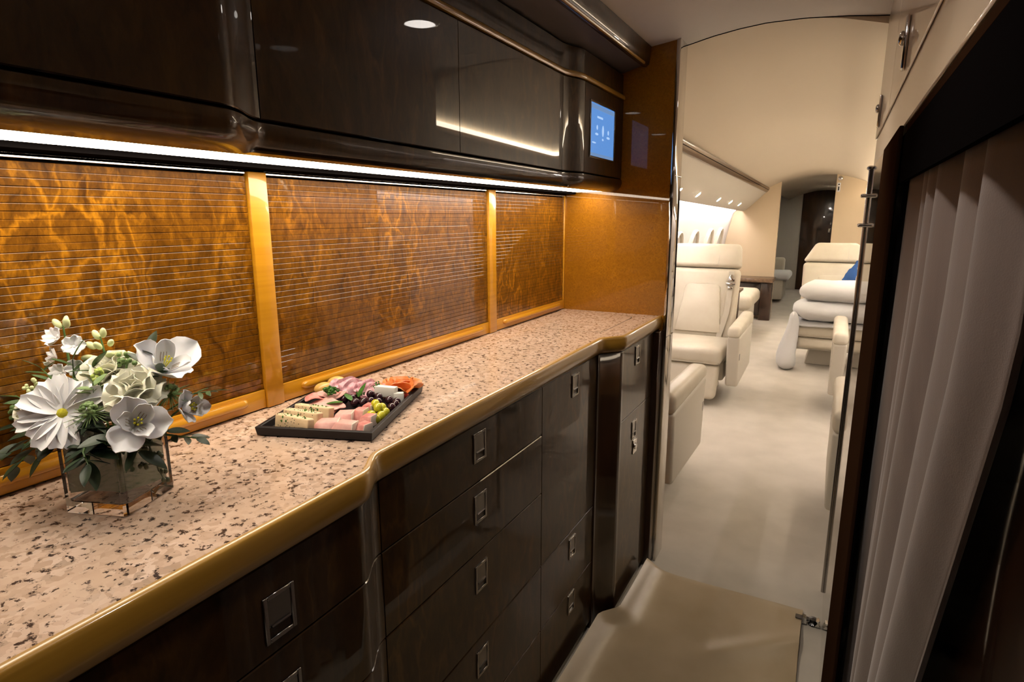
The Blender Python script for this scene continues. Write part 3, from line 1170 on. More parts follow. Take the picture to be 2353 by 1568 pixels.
g.box((-1.22, 9.86, .35), (-.58, 10.5, .47), .05, 4)
g.build('cushion', LINEN, t)
g = G()
g.box((-1.22, 10.42, .44), (-.70, 10.56, .66), .04, 3)
g.build('backrest', LEATH, t)
# fittings on the right bulkhead
t = thing('bulkhead_hook', (-.045, 8.29, 1.735), 'round chrome hook high on the right tan bulkhead', 'hook')
g = G()
g.lathe([(.0, .012), (.020, .010), (.026, .004), (.026, 0), (.0, 0)], 16, T(-.036, 8.298, 1.742) @ RX(PI / 2), caps=False)
g.build('plate', CHROME, t)
g = G()
g.box((-.050, 8.275, 1.738), (-.022, 8.287, 1.746), .002, 1)
g.build('peg', BEZEL, t)
t = thing('bulkhead_switch', (-.045, 8.29, 1.62), 'narrow pale switch plate under the round hook on the right bulkhead', 'switch')
g = G()
g.box((-.062, 8.29, 1.585), (-.026, 8.2995, 1.69), .003, 2)
g.build('plate', LINEN, t)
g = G()
g.box((-.050, 8.284, 1.600), (-.038, 8.291, 1.645), .002, 1)
g.ball((-.044, 8.287, 1.67), (.008, .004, .008))
g.build('toggle', DARK, t)

# added lights, out of view, brightening the compartment beyond the far bulkheads
for k, y in enumerate((9.3, 10.9)):
    z = interp(CU, CV, .4) + dz(y)
    t = thing('added_aft_light', (UX + .40, y, z), 'added unseen ceiling light in the compartment behind the far bulkheads, %s' % ('nearer the aisle', 'nearer the dark door')[k], 'light', 'added far compartment lights')
    g = G()
    g.lathe([(.0475, -.001), (.060, -.001), (.062, -.004), (.058, -.008), (.0475, -.006), (.0475, -.001)], 24, T(UX + .40, y, z), caps=False)
    g.build('trim_ring', CHROME, t)
    g = G()
    g.lathe([(.0, -.0055), (.047, -.0055), (.047, -.001), (.0, -.001)], 24, T(UX + .40, y, z), caps=False)
    g.build('lens', E_AFT, t)

# ================================================================== FLOWER VASE
PETW = mat('white_petal', (.90, .90, .93), rough=.6, sss=.1)
PETC = mat('cream_petal', (.88, .87, .72), rough=.6, sss=.1)
PETG = mat('green_white_petal', (.70, .76, .42), rough=.55, sss=.1)
BUDG = mat('bud_green', (.42, .52, .12), rough=.5)
YELL = mat('daisy_eye', (.55, .50, .02), rough=.7, bump=(900, .6, .002))
LEAF = mat('leaf_green', rough=.4, var=((60, 60, 60), (.035, .075, .022), (.075, .13, .045), 3))
LEAFD = mat('leaf_dark', rough=.4, var=((60, 60, 60), (.012, .026, .012), (.03, .052, .024), 3))
LEAFP = mat('leaf_pale', rough=.5, var=((60, 60, 60), (.13, .22, .07), (.22, .32, .12), 3))
LINER = mat('liner_leaf', rough=.45, var=((25, 25, 9), (.022, .055, .010), (.050, .105, .022), 3))
STEM = mat('stem_green', (.08, .15, .04), rough=.5)
SEED = mat('seed_olive', (.085, .10, .055), rough=.5)
STREAK = mat('petal_streak', (.30, .20, .12), rough=.6)
WATER = mat('vase_water', (.95, .96, .94), rough=0, trans=1, ior=1.33)

VC = Vector((-.758, .380, ZT))
VROT = math.radians(20)
vase = thing('flower_vase', VC, 'square clear glass vase lined with green leaf on the worktop', 'vase', rz=0)
MV = T(*VC) @ RZ(VROT)
HW, VH, TH = .0415, .088, .0045
g = G()
z0 = .0006


def sq(h, z, r=.004):
    return [Vector((a, b, z)) for a, b in ((-h + r, -h), (h - r, -h), (h, -h + r), (h, h - r), (h - r, h), (-h + r, h), (-h, h - r), (-h, -h + r))]


g.loft([sq(HW - .001, z0), sq(HW, z0 + .001), sq(HW, VH - .001), sq(HW - .001, VH), sq(HW - TH + .001, VH), sq(HW - TH, VH - .001), sq(HW - TH, .016), sq(HW - TH - .002, .014)], caps=True, M=MV)
g.build('glass', GLASS, vase, ang=30)
g = G()
h2 = HW - TH - .003
ring0 = [(-h2, -h2), (h2, -h2), (h2, h2), (-h2, h2)]
path = []
for i in range(4):
    a, b = Vector(ring0[i]), Vector(ring0[(i + 1) % 4])
    for k in range(10):
        path.append(a.lerp(b, k / 10))
g.sheet(lambda u, v: (path[int(round(u * 40)) % 40].x * (1 - .02 * math.sin(u * 30)), path[int(round(u * 40)) % 40].y * (1 - .02 * math.sin(u * 30)),
                      lerp(.024 + .006 * math.sin(u * 9), VH - .004, v)), 40, 6, .001, M=MV)
g.build('leaf_liner', LINER, vase)


def petal_mesh(name, L, W, mt, cup=.15, tip=.3, curl=0.0, ripple=0.0, nu=8, nv=6, th=.0007, base=.25, notch=0.0):
    """petal along +Y from the origin, facing +Z"""
    def fn(u, v):
        s = (v - .5) * 2
        wd = W / 2 * (base + (1 - base) * math.sin(min(1, u * 1.18) ** .75 * PI * .62)) * (1 if u < .8 else math.sqrt(max(0.0, 1 - ((u - .8) / .2) ** 2 * (1 - tip))))
        y = L * u - notch * L * (1 - abs(s)) * sstep(.85, 1, u)
        z = cup * L * (s * s) * .5 * math.sin(u * PI * .8) + curl * L * u * u + ripple * L * math.sin(s * 5 + u * 4) * u
        return (s * wd, y, z)
    g = G()
    g.sheet(fn, nu, nv, th)
    return g.mesh(name, mt, 80)


def leaf_mesh(name, L, W, mt, bend=.15):
    def fn(u, v):
        s = (v - .5) * 2
        wd = W / 2 * math.sin(PI * min(1, .04 + .96 * u) ** .85) ** .8
        return (s * wd, L * u, -bend * L * u * u + .12 * abs(s) * wd)
    g = G()
    g.sheet(fn, 8, 4, .0006)
    return g.mesh(name, mt, 80)


def stem(parent, p0, p1, r=.0014, m=STEM, sag=.004):
    g = G()
    a, b = Vector(p0), Vector(p1)
    g.tube([a.lerp(b, k / 6) + Vector((0, 0, -sag * math.sin(k / 6 * PI))) for k in range(7)], r, 6)
    return g.build('stem', m, parent)


NECK = VC + Vector((0, 0, .07))


def axis(d, roll=0):
    return toward(d) @ RZ(roll)


# daisy
CAMV = Vector((0, 0, 1.30))
pos = Vector((-.771, .336, 1.079))
d = thing('daisy', pos, 'large white daisy with yellow eye facing the camera at the left of the bouquet', 'flower', 'flowers in the vase')
nrm = (Vector((.66, -.42, .34))).normalized()
A = T(*pos) @ axis(nrm)
pm = petal_mesh('petal', .042, .0185, PETW, cup=.22, tip=.45, curl=-.10, base=.34, notch=.06)
for k in range(17):
    layer = k % 2
    o = place('petal', pm, d, A @ RZ(2 * PI * k / 17 + R_.uniform(-.06, .06)) @ T(0, .005, .001 + .0016 * layer) @ RX(.30 - .14 * layer + R_.uniform(-.16, .14)) @ RY(R_.uniform(-.25, .25)) @ SC(R_.uniform(.85, 1.2), R_.uniform(.82, 1.08), 1))
    o.matrix_basis = o.matrix_basis
g = G()
g.lathe([(.0, .0050), (.003, .0046), (.0058, .0028), (.0064, 0), (.005, -.003), (0, -.004)], 18, A, caps=False)
g.build('eye', YELL, d)
stem(d, NECK + Vector((-.01, -.01, 0)), pos - nrm * .004)


def rose(pos, nrm, label, R=.026, mt=PETC, name='rose', open_=1.0):
    r = thing(name, pos, label, 'flower', 'flowers in the vase')
    A = T(*pos) @ axis(nrm)
    pm = petal_mesh('petal', R * 1.15, R * 1.25, mt, cup=-.5, tip=.6, curl=-.10, ripple=.02, base=.45)
    k = 0
    for n, rad, tilt, sc in ((3, .08, 1.5, .50), (4, .18, 1.36, .64), (5, .30, 1.12, .80), (5, .42, .82, .95), (6, .52, .48, 1.05), (6, .55, .18, 1.10)):
        for i in range(n):
            a = 2 * PI * (i + .37 * k) / n + R_.uniform(-.1, .1)
            place('petal', pm, r, A @ RZ(a) @ T(0, rad * R * .55, -.010 * (1 - tilt / 1.6) + .002) @ RX(min(1.5, tilt / open_) + R_.uniform(-.08, .08)) @ SC(sc, sc, sc))
        k += 1
    g = G()
    g.ball(pos - Vector(nrm) * R * .3, R * .42)
    g.build('calyx', mt, r)
    stem(r, NECK + Vector((R_.uniform(-.015, .015), R_.uniform(-.015, .015), 0)), Vector(pos) - Vector(nrm) * R * .5)
    return r


rose(Vector((-.717, .389, 1.102)), Vector((.42, -.42, .80)).normalized(), 'open cream white rose at the right front of the bouquet', .0215)
rose(Vector((-.800, .408, 1.108)), Vector((.2, -.35, .9)).normalized(), 'half hidden cream rose at the centre top of the bouquet', .025)
rose(Vector((-.873, .352, 1.068)), Vector((-.1, -.5, .6)).normalized(), 'small cream rose at the far left behind the daisy', .019)


def alstro(pos, nrm, label, L=.04, W=.030, roll=0, tilt=.72):
    r = thing('alstroemeria', pos, label, 'flower', 'flowers in the vase')
    A = T(*pos) @ axis(nrm, roll)
    pm = petal_mesh('petal', L, W, PETW, cup=.30, tip=.4, curl=-.06, ripple=.05, base=.22, notch=-.12)
    pn = petal_mesh('petal', L * .95, W * .55, PETW, cup=.3, tip=.2, curl=.05, ripple=.02, base=.2)
    for i in range(3):
        place('petal', pm, r, A @ RZ(2 * PI * i / 3) @ T(0, .002, -.004) @ RX(tilt + R_.uniform(-.22, .22)) @ RY(R_.uniform(-.2, .2)) @ SC(R_.uniform(.82, 1.08), R_.uniform(.9, 1.15), 1))
    for i in range(3):
        o = place('inner_petal', pn, r, A @ RZ(2 * PI * (i + .5) / 3) @ T(0, .001, -.002) @ RX(tilt + .22))
        g = G()
        for s in (-1, 0, 1):
            g.tube([(s * .0028, L * .30, .0012), (s * .0036, L * .46, .0022), (s * .0032, L * .58, .0028)], .00035, 4)
        place('streak', g.mesh('streak', STREAK), o, None, True)
    g = G()
    for i in range(6):
        a = 2 * PI * i / 6
        p = A @ Vector((.004 * math.cos(a), .004 * math.sin(a), L * .55))
        g.tube([A @ Vector((0, 0, 0)), p], .0005, 5)
        g.ball(p, .0013, 8, 5)
    g.build('stamens', YELL, r)
    stem(r, NECK + Vector((R_.uniform(-.015, .015), R_.uniform(-.015, .015), 0)), Vector(pos) - Vector(nrm) * .006)
    return r


alstro(Vector((-.700, .376, 1.064)), Vector((.80, -.28, .42)).normalized(), 'white streaked alstroemeria at the lower right front of the bouquet', .038, .040, .3)
alstro(Vector((-.735, .436, 1.112)), Vector((.62, -.05, .62)).normalized(), 'white alstroemeria with pointed petals at the upper right of the bouquet', .044, .042, .9)
alstro(Vector((-.690, .430, 1.070)), Vector((.8, .3, .2)).normalized(), 'small white alstroemeria behind the green thistle at the right', .026, .024, .2)

# stock spike with florets and buds
r = thing('stock_spike', (-.866, .392, 1.10), 'tall white stock spike with green tip buds at the upper left', 'flower', 'flowers in the vase')
g = G()
g.tube([NECK + Vector((-.02, .0, 0)), (-.845, .392, 1.07), (-.866, .394, 1.115), (-.871, .396, 1.165)], [.002, .002, .0018, .001], 6)
g.build('stem', STEM, r)
fl = G()
for i in range(5):
    a = 2 * PI * i / 5

    def fn(u, v, a=a):
        s = (v - .5) * 2
        wd = .0062 * math.sin(.25 + u * 2.3)
        p = Vector((s * wd, .0135 * u, .004 * u + .003 * s * s * u + .0015 * math.sin(s * 4)))
        return RZ(a) @ RX(.25) @ p
    fl.sheet(fn, 5, 4, .0006)
fl.ball((0, 0, .001), (.0022, .0022, .002), 8, 5)
fme = fl.mesh('floret', PETW, 80)
for p, nn, sc in (((-.875, .388, 1.148), (.2, -.7, .5), 1.05), ((-.852, .396, 1.138), (.7, -.4, .4), 1.1), ((-.880, .386, 1.122), (-.3, -.8, .4), 1.0), ((-.866, .384, 1.104), (.3, -.8, .3), 1.0), ((-.846, .392, 1.112), (.6, -.5, .2), .9), ((-.856, .388, 1.090), (.4, -.8, .1), .95)):
    place('floret', fme, r, T(*p) @ axis(nn, R_.uniform(0, 2)) @ SC(sc, sc, sc))
g = G()
g.ball((0, 0, .006), (.0042, .0042, .0075), 10, 8)
bme = g.mesh('bud', PETG, 80)
for p, nn, sc in (((-.874, .394, 1.162), (-.5, -.3, .8), 1.0), ((-.864, .397, 1.163), (.4, -.2, .9), 1.05), ((-.872, .400, 1.166), (-.1, .2, .9), .8)):
    place('bud', bme, r, T(*p) @ axis(nn) @ SC(sc, sc, sc))

# snapdragon bud cluster
r = thing('snapdragon_buds', (-.822, .415, 1.135), 'pale green snapdragon bud cluster at the top centre', 'flower', 'flowers in the vase')
g = G()
g.tube([NECK, (-.80, .41, 1.08), (-.822, .416, 1.125), (-.829, .417, 1.15)], [.002, .002, .0016, .001], 6)
g.build('stem', STEM, r)
for p, nn, sc in (((-.832, .416, 1.147), (-.4, -.2, .9), .95), ((-.824, .418, 1.150), (.3, -.1, .9), .95), ((-.838, .413, 1.135), (-.8, -.2, .4), 1.05), ((-.822, .412, 1.136), (.2, -.6, .7), .95),
                  ((-.812, .418, 1.140), (.7, -.1, .6), .9), ((-.810, .414, 1.128), (.8, -.3, .3), 1.15), ((-.836, .410, 1.122), (-.5, -.7, .1), 1.1), ((-.800, .418, 1.128), (.8, 0, .4), .95)):
    place('bud', bme, r, T(*p) @ axis(nn) @ SC(sc, sc, sc))

# green bud sprigs (clustered tips)
def cluster(pos, label, R=.010, n=16, mt=BUDG, sp=1.0):
    r = thing('green_bud_sprig', pos, label, 'greenery', 'greenery in the vase')
    g = G()
    for k in range(n):
        a, b = R_.uniform(0, 2 * PI), R_.uniform(-.5, 1.3)
        p = Vector(pos) + Vector((math.cos(a) * math.cos(b), math.sin(a) * math.cos(b), math.sin(b) * 1.25)) * R * R_.uniform(.6, 1)
        g.ball(p, R * R_.uniform(.24, .36), 8, 6)
    g.build('buds', mt, r)
    stem(r, NECK + Vector((R_.uniform(-.015, .015), R_.uniform(-.01, .01), 0)), Vector(pos) - Vector((0, 0, R * .5)))
    return r


cluster((-.783, .384, 1.112), 'green bud sprig in the middle between daisy and rose', .009)
cluster((-.776, .416, 1.124), 'green bud sprig rising behind the rose at the top', .010, 18, LEAFP)
cluster((-.905, .345, 1.055), 'dark green bud sprig at the far left edge of the bouquet', .011, 18, LEAFP)
cluster((-.868, .350, 1.095), 'pale bud sprig above the small rose at the left', .008, 12, PETG)


# thistles with spiky collars
def thistle(pos, nrm, label, L=.026):
    r = thing('green_thistle', pos, label, 'greenery', 'greenery in the vase')
    A = T(*pos) @ axis(nrm)
    g = G()
    for k in range(22):
        a, b = R_.uniform(0, 2 * PI), R_.uniform(0, 1.2)
        g.ball(A @ Vector((math.cos(a) * math.sin(b) * .009, math.sin(a) * math.sin(b) * .009, math.cos(b) * .010 + .004)), .0026, 7, 5)
    g.build('head', LEAFP, r)
    g = G()
    for k in range(34):
        a = 2 * PI * k / 34 + R_.uniform(-.08, .08)
        ll = L * R_.uniform(.7, 1.1)
        dn = R_.uniform(-.5, .25)
        g.tube([A @ Vector((0, 0, .002)), A @ Vector((math.cos(a) * ll * .5, math.sin(a) * ll * .5, .002 + dn * ll * .3)), A @ Vector((math.cos(a) * ll, math.sin(a) * ll, .004 + dn * ll))], [.0007, .0006, .0002], 4)
    g.build('spines', LEAFP, r)
    stem(r, NECK + Vector((R_.uniform(-.01, .015), R_.uniform(-.015, .01), 0)), Vector(pos))
    return r


thistle((-.746, .354, 1.078), Vector((.35, -.5, .75)).normalized(), 'spiky green thistle right of the daisy', .026)
thistle((-.703, .422, 1.088), Vector((.6, -.2, .8)).normalized(), 'spiky green thistle at the right edge of the bouquet', .024)


# leafy sprigs
def sprig(label, pts, leaves, mt, L=.026, W=.011, name='leaf_sprig', seed=0):
    rr = random.Random(seed)
    pts = [Vector(p) for p in pts]
    r = thing(name, pts[0], label, 'greenery', 'greenery in the vase')
    g = G()
    g.tube(pts, [.0013] * (len(pts) - 1) + [.0006], 5)
    g.build('stem', STEM, r)
    lm = leaf_mesh('leaf', L, W, mt)
    for k in range(leaves):
        f = .25 + .75 * k / max(1, leaves - 1)
        q = f * (len(pts) - 1)
        i = min(int(q), len(pts) - 2)
        p = pts[i].lerp(pts[i + 1], q - i)
        dd = (pts[i + 1] - pts[i]).normalized()
        side = dd.cross(Vector((0, 0, 1))).normalized() * (1 if k % 2 else -1)
        ld = (dd * (.6 if k < leaves - 1 else 2) + side * .9 + Vector((0, 0, rr.uniform(-.3, .3)))).normalized()
        M = T(*p) @ ld.to_track_quat('Y', 'Z').to_matrix().to_4x4() @ RY(rr.uniform(-.5, .5))
        sc = rr.uniform(.8, 1.15)
        place('leaf', lm, r, M @ SC(sc, sc, sc))
    return r


N = NECK
sprig('dark leaf sprig drooping low to the left over the shutter rail', [N + Vector((-.03, -.02, 0)), (-.83, .355, 1.035), (-.875, .330, 1.022), (-.905, .318, 1.000)], 9, LEAFD, .030, .013, seed=1)
sprig('dark leaf sprig reaching far left beside the daisy', [N + Vector((-.03, -.01, .01)), (-.85, .352, 1.045), (-.895, .342, 1.045), (-.925, .336, 1.040)], 9, LEAFD, .028, .012, seed=2)
sprig('dark leaf sprig hanging in front of the glass at the left corner', [N + Vector((-.02, -.03, .01)), (-.800, .345, 1.045), (-.825, .322, 1.030), (-.842, .310, 1.008)], 8, LEAFD, .026, .012, seed=3)
sprig('green leaf sprig spreading over the front of the vase rim', [N + Vector((0, -.02, .005)), (-.748, .345, 1.045), (-.730, .332, 1.040), (-.715, .328, 1.030)], 8, LEAFD, .026, .011, seed=4)
sprig('dark leaf sprig pointing to the right above the granite', [N + Vector((.03, 0, .005)), (-.705, .400, 1.045), (-.680, .415, 1.040), (-.664, .425, 1.038)], 8, LEAFD, .024, .010, seed=5)
sprig('green leaf sprig rising between the stock and the daisy', [N + Vector((-.02, 0, .01)), (-.825, .385, 1.075), (-.838, .384, 1.105), (-.835, .384, 1.125)], 7, LEAF, .028, .012, seed=6)
sprig('green leaf sprig fanned behind the top rose', [N + Vector((-.01, .01, .01)), (-.80, .395, 1.08), (-.815, .395, 1.10), (-.805, .392, 1.118)], 7, LEAF, .026, .011, seed=7)
sprig('dark leaf sprig between the rose and the right alstroemeria', [N + Vector((.01, .01, .01)), (-.73, .405, 1.08), (-.718, .415, 1.108), (-.712, .418, 1.118)], 6, LEAFD, .022, .012, seed=8)
sprig('dark leaf sprig at the top right behind the alstroemeria', [N + Vector((.01, .02, .01)), (-.745, .425, 1.09), (-.750, .428, 1.125), (-.748, .430, 1.137)], 5, LEAFD, .026, .014, seed=9)
sprig('thin olive leaf sprig behind the daisy at the left', [N + Vector((-.02, .01, .01)), (-.845, .375, 1.07), (-.868, .372, 1.10), (-.885, .370, 1.112)], 9, LEAF, .022, .006, seed=10)
sprig('green leaf sprig filling the centre below the roses', [N + Vector((0, -.01, .01)), (-.765, .37, 1.06), (-.755, .358, 1.075), (-.738, .352, 1.068)], 9, LEAFD, .026, .012, seed=11)
sprig('green leaf sprig filling the left under the daisy', [N + Vector((-.01, -.02, .01)), (-.785, .352, 1.05), (-.80, .330, 1.052), (-.818, .318, 1.045)], 9, LEAFD, .026, .012, seed=12)
sprig('dark leaf sprig tucked behind the lower alstroemeria', [N + Vector((.02, -.01, .005)), (-.715, .385, 1.05), (-.698, .392, 1.05), (-.68, .40, 1.052)], 7, LEAFD, .022, .010, seed=13)

for k, (lab, p2, p3, L_) in enumerate((('broad dark leaves drooping over the front left rim of the vase', (-.790, .340, 1.048), (-.800, .322, 1.028), .034),
                                      ('broad dark leaves drooping over the middle front rim of the vase', (-.735, .345, 1.048), (-.722, .332, 1.030), .032),
                                      ('broad dark leaves drooping over the right rim of the vase', (-.708, .372, 1.048), (-.692, .372, 1.034), .032),
                                      ('dark leaves in the shadow under the daisy', (-.800, .352, 1.060), (-.815, .335, 1.055), .034),
                                      ('dark leaves in the shadow under the open rose', (-.728, .365, 1.060), (-.712, .355, 1.052), .034),
                                      ('dark leaves filling the left back of the bouquet', (-.835, .375, 1.062), (-.862, .362, 1.062), .036),
                                      ('pale narrow leaves filling the gap between the daisy and the top rose', (-.790, .368, 1.085), (-.798, .362, 1.098), .026))):
    sprig(lab, [N + Vector((0, -.01, -.01)), Vector(p2).lerp(N, .4), p2, p3], 9, (LEAFD, LEAFD, LEAFD, LEAFD, LEAFD, LEAFD, LEAF)[k], L_, L_ * .42, seed=20 + k)

sprig('green narrow leaf sprig fanning out at the right behind the thistle', [N + Vector((.02, .01, .01)), (-.715, .425, 1.065), (-.690, .445, 1.085), (-.672, .455, 1.088)], 11, LEAF, .020, .005, seed=31)
sprig('pale green leaf sprig between the open rose and the daisy', [N + Vector((-.01, -.01, .02)), (-.760, .368, 1.085), (-.752, .362, 1.100), (-.750, .362, 1.112)], 8, LEAFP, .018, .007, seed=32)
sprig('olive leaf sprig spreading at the left above the shutter rail', [N + Vector((-.03, .0, .01)), (-.845, .362, 1.055), (-.880, .350, 1.070), (-.905, .345, 1.080)], 10, LEAF, .022, .008, seed=33)

# seeded eucalyptus hanging at the right of the vase
r = thing('seeded_eucalyptus', (-.71, .40, 1.03), 'seeded eucalyptus sprig hanging beside the right of the glass', 'greenery', 'greenery in the vase')
g = G()
main = [N + Vector((.02, .0, .015)), Vector((-.712, .392, 1.038)), Vector((-.700, .392, 1.022)), Vector((-.697, .394, 1.000))]
g.tube(main, .0011, 6)
tips = []
for k in range(15):
    f = .45 + 2.5 * k / 14
    i = min(int(f), 2)
    p = main[i].lerp(main[i + 1], f - i)
    q = p + Vector((R_.uniform(-.014, .014), R_.uniform(-.012, .012), R_.uniform(-.014, .002)))
    g.tube([p, p.lerp(q, .5) + Vector((0, 0, .001)), q], .0006, 5)
    tips.append(q)
g.build('stem', SEED, r)
g = G()
g.ball((0, 0, 0), (.0028, .0028, .0034), 8, 6)
sm = g.mesh('seed_pod', SEED, 80)
for q in tips:
    for k in range(2):
        place('seed_pod', sm, r, T(*(q + Vector((R_.uniform(-.003, .003), R_.uniform(-.003, .003), R_.uniform(-.003, .003))))))

# ================================================================== FOOD TRAY
HAMP = mat('cooked_ham', rough=.45, var=((120, 120, 120), (.72, .36, .32), (.78, .45, .40), 4))
HAMC = mat('cured_ham', rough=.4, var=((60, 90, 60), (.50, .12, .11), (.74, .34, .30), 5, .3, .6))
HAMF = mat('ham_fat', (.80, .66, .55), rough=.4)
SALAM = mat('sliced_salami', rough=.45, var=((150, 150, 150), (.52, .20, .24), (.74, .46, .50), 5))
CHEE = mat('seeded_cheese', rough=.5, var=((90, 90, 90), (.72, .55, .33), (.78, .62, .40), 3))
FETA = mat('white_cheese', (.82, .80, .74), rough=.6)
SEEDB = mat('black_seed', (.012, .012, .014), rough=.5)
HERB = mat('herb_green', rough=.5, var=((200, 200, 200), (.025, .10, .010), (.07, .20, .025), 3))
OLG = mat('green_olive', (.56, .52, .035), rough=.18, coat=.4)
OLB = mat('dark_olive', (.030, .008, .014), rough=.12, coat=.5)
SALM = mat('smoked_salmon', rough=.35, var=((40, 40, 160), (.72, .20, .045), (.80, .34, .12), 4))
PEAR = mat('golden_fruit', rough=.3, coat=.3, var=((40, 40, 40), (.66, .34, .06), (.74, .46, .14), 3))
TRAYM = mat('black_tray', (.014, .011, .012), rough=.45, spec=.3)

TROT = math.radians(20)
TC = Vector((-.751, .772, ZT))
MT = T(*TC) @ RZ(TROT)


def W(u, v, z):
    """tray coordinates -> world, z measured from the worktop"""
    return MT @ Vector((u, v, z))


tr = thing('food_tray', TC, 'rectangular black tray of cold cuts on the granite worktop', 'tray', rz=0)
g = G()
g.box((-.0945, -.134, .0008), (.0945, .134, .0048), .0008, 1, MT)
g.build('base', TRAYM, tr)
g = G()


def rr_(hx, hy, z):
    return [Vector((x, y, z)) for x, y in ((-hx, -hy), (hx, -hy), (hx, hy), (-hx, hy))]


g.loft([rr_(.0935, .1335, .0008), rr_(.0965, .1365, .002), rr_(.0985, .1385, .0155), rr_(.0972, .1372, .0165), rr_(.0925, .1325, .0165), rr_(.0915, .1315, .0155), rr_(.0900, .1300, .0045)], caps=False, M=MT)
g.build('rim', TRAYM, tr, ang=30)
ZF = .0050


def food(g, name, m, label, cat, group=None, ang=40):
    return tag(g.build(name, m, ang=ang), label, cat, group)


# three seeded cheese slices leaning on each other
for k, (u, v, lab) in enumerate(((-.042, -.117, 'nearest'), (-.042, -.088, 'middle'), (-.036, -.060, 'farthest'))):
    M = MT @ T(u, v, ZF + .012) @ RZ(-.30 + .06 * k) @ RX(-.18)
    c = thing('cheese_slice', W(u, v, ZF), 'seeded pale cheese slice, %s of the three at the near left of the tray' % lab, 'cheese', 'seeded cheese slices')
    g = G()
    g.box((-.036, -.008, -.0115), (.036, .008, .0125), .003, 3, M)
    g.wob(.0008, 300, k)
    g.build('slice', CHEE, c)
    g = G()
    for i in range(34):
        if R_.random() < .6:
            p = Vector((R_.gauss(0, .012), -.0082, R_.uniform(-.008, .011)))
        else:
            p = Vector((R_.uniform(-.032, .032), R_.uniform(-.007, .007), .0126))
        g.ball(p, (.0008, .0006, .0008), 6, 4)
    g.bm.transform(M)
    g.build('seeds', SEEDB, c)
    g = G()
    for i in range(9):
        p = Vector((R_.uniform(-.02, .03), -.0084 if i % 2 else R_.uniform(-.006, .004), R_.uniform(-.009, .012) if i % 2 else .0128))
        g.ball(p, (.0016, .0008, .0022), 6, 4)
    g.bm.transform(M)
    g.build('herb_flecks', HERB, c)

# ham wedges
for k, (u, v, rz, w_, d_, h_, lab) in enumerate(((.006, -.103, .15, .036, .020, .013, 'broad pink ham wedge next to the cheese at the near edge'),
                                                 (.040, -.108, -.25, .034, .018, .014, 'pink ham wedge in the middle of the near edge'),
                                                 (.070, -.106, -.6, .022, .016, .013, 'marbled ham chunk at the near right corner of the tray'),
                                                 (.066, -.077, -.3, .022, .016, .016, 'peppered ham chunk beside the lowest green olive'),
                                                 (.018, -.062, .1, .028, .020, .014, 'pink ham slab behind the near wedges'),
                                                 (.040, -.048, -.2, .022, .018, .016, 'rind edged ham chunk left of the green olives'),
                                                 (.046, -.024, -.4, .020, .015, .017, 'red cured ham chunk below the dark olives'))):
    M = MT @ T(u, v, ZF) @ RZ(rz)
    c = thing('ham_wedge', W(u, v, ZF), lab, 'ham', 'ham wedges on the tray')
    g = G()
    a, b = w_ / 2 * 1.22, d_ / 2 * 1.35
    h_ *= 1.15
    g.hexa([(-a, -b * 1.3, 0), (a, -b, 0), (a * .9, b * 1.1, 0), (-a * .8, b, 0)],
           [(-a * .75, -b * .35, h_ * .85), (a * .95, -b * .55, h_), (a * .9, b, h_ * 1.05), (-a * .6, b * .95, h_)], .0018, 2, M)
    g.wob(.0008, 250, k)
    g.build('meat', HAMP if k in (0, 1, 4) else HAMC, c)
    g = G()
    g.hexa([(a * .93, -b * .95, .0004), (a * 1.07, -b * .95, .0004), (a * 1.0, b * 1.1, .0004), (a * .86, b * 1.1, .0004)],
           [(a * .90, -b * .5, h_ * 1.02), (a * 1.0, -b * .5, h_ * 1.0), (a * .95, b, h_ * 1.06), (a * .84, b, h_ * 1.07)], .0006, 1, M)
    g.build('fat_rim', HAMF, c)


# draped slices
def slice_(name, u, v, z, rx, ry, rz, label, m, cat, group, seed, fold=.004, th=.0013, tilt=0.0):
    g = G()

    def fn(a, b):
        r = a
        t = 2 * PI * b
        x, y = r * math.cos(t) * rx, r * math.sin(t) * ry
        zz = fold * math.sin(x / rx * 4 + seed) + .6 * fold * math.sin(y / ry * 5 + seed * 2) * r + .0012 * noise.noise(Vector((x * 90, y * 90, seed)))
        return (x, y, zz)
    g.sheet(fn, 7, 28, th, M=MT @ T(u, v, z) @ RZ(rz) @ RX(tilt))
    return tag(g.build(name, m, ang=80), label, cat, group)


for k, (u, v, z, rx, ry, rz, tl, lab) in enumerate(((-.052, -.024, .0105, .040, .020, .25, .04, 'lowest pink ham slice drooping at the left rim of the tray'),
                                                (-.040, -.006, .0145, .040, .020, -.2, .08, 'second pink ham slice folded at the left of the tray'),
                                                (-.060, .024, .0195, .032, .018, .5, .16, 'third pink ham slice folded at the left of the tray'),
                                                (-.044, .030, .0235, .028, .016, .1, .18, 'top pink ham slice under the parsley'))):
    slice_('ham_slice', u, v, z, rx, ry, rz, lab, HAMC if k % 2 == 0 else HAMP, 'ham', 'folded ham slices on the tray', k + 1, .0035, tilt=tl)
for k in range(9):
    u, v = -.052 + .0105 * k, .090 - .0028 * k + (.004 if k % 2 else 0)
    slice_('salami_slice', u, v, .024 - .0004 * k, .030, .016, 1.15, 'lilac pink salami slice, %s from the left in the fanned row' % ['first', 'second', 'third', 'fourth', 'fifth', 'sixth', 'seventh', 'eighth', 'last'][k],
           SALAM, 'salami', 'fanned salami slices', 3 + k * 1.7, .0045, tilt=.85)


# olives
def olive_mesh(name, m, r):
    g = G()
    g.ball((0, 0, 0), (r, r, r * 1.12), 16, 12)
    g.mi = 1
    g.lathe([(.0, r * 1.10), (r * .20, r * 1.085), (r * .22, r * 1.06)], 10, caps=False)
    return g.mesh(name, [m, SEEDB])


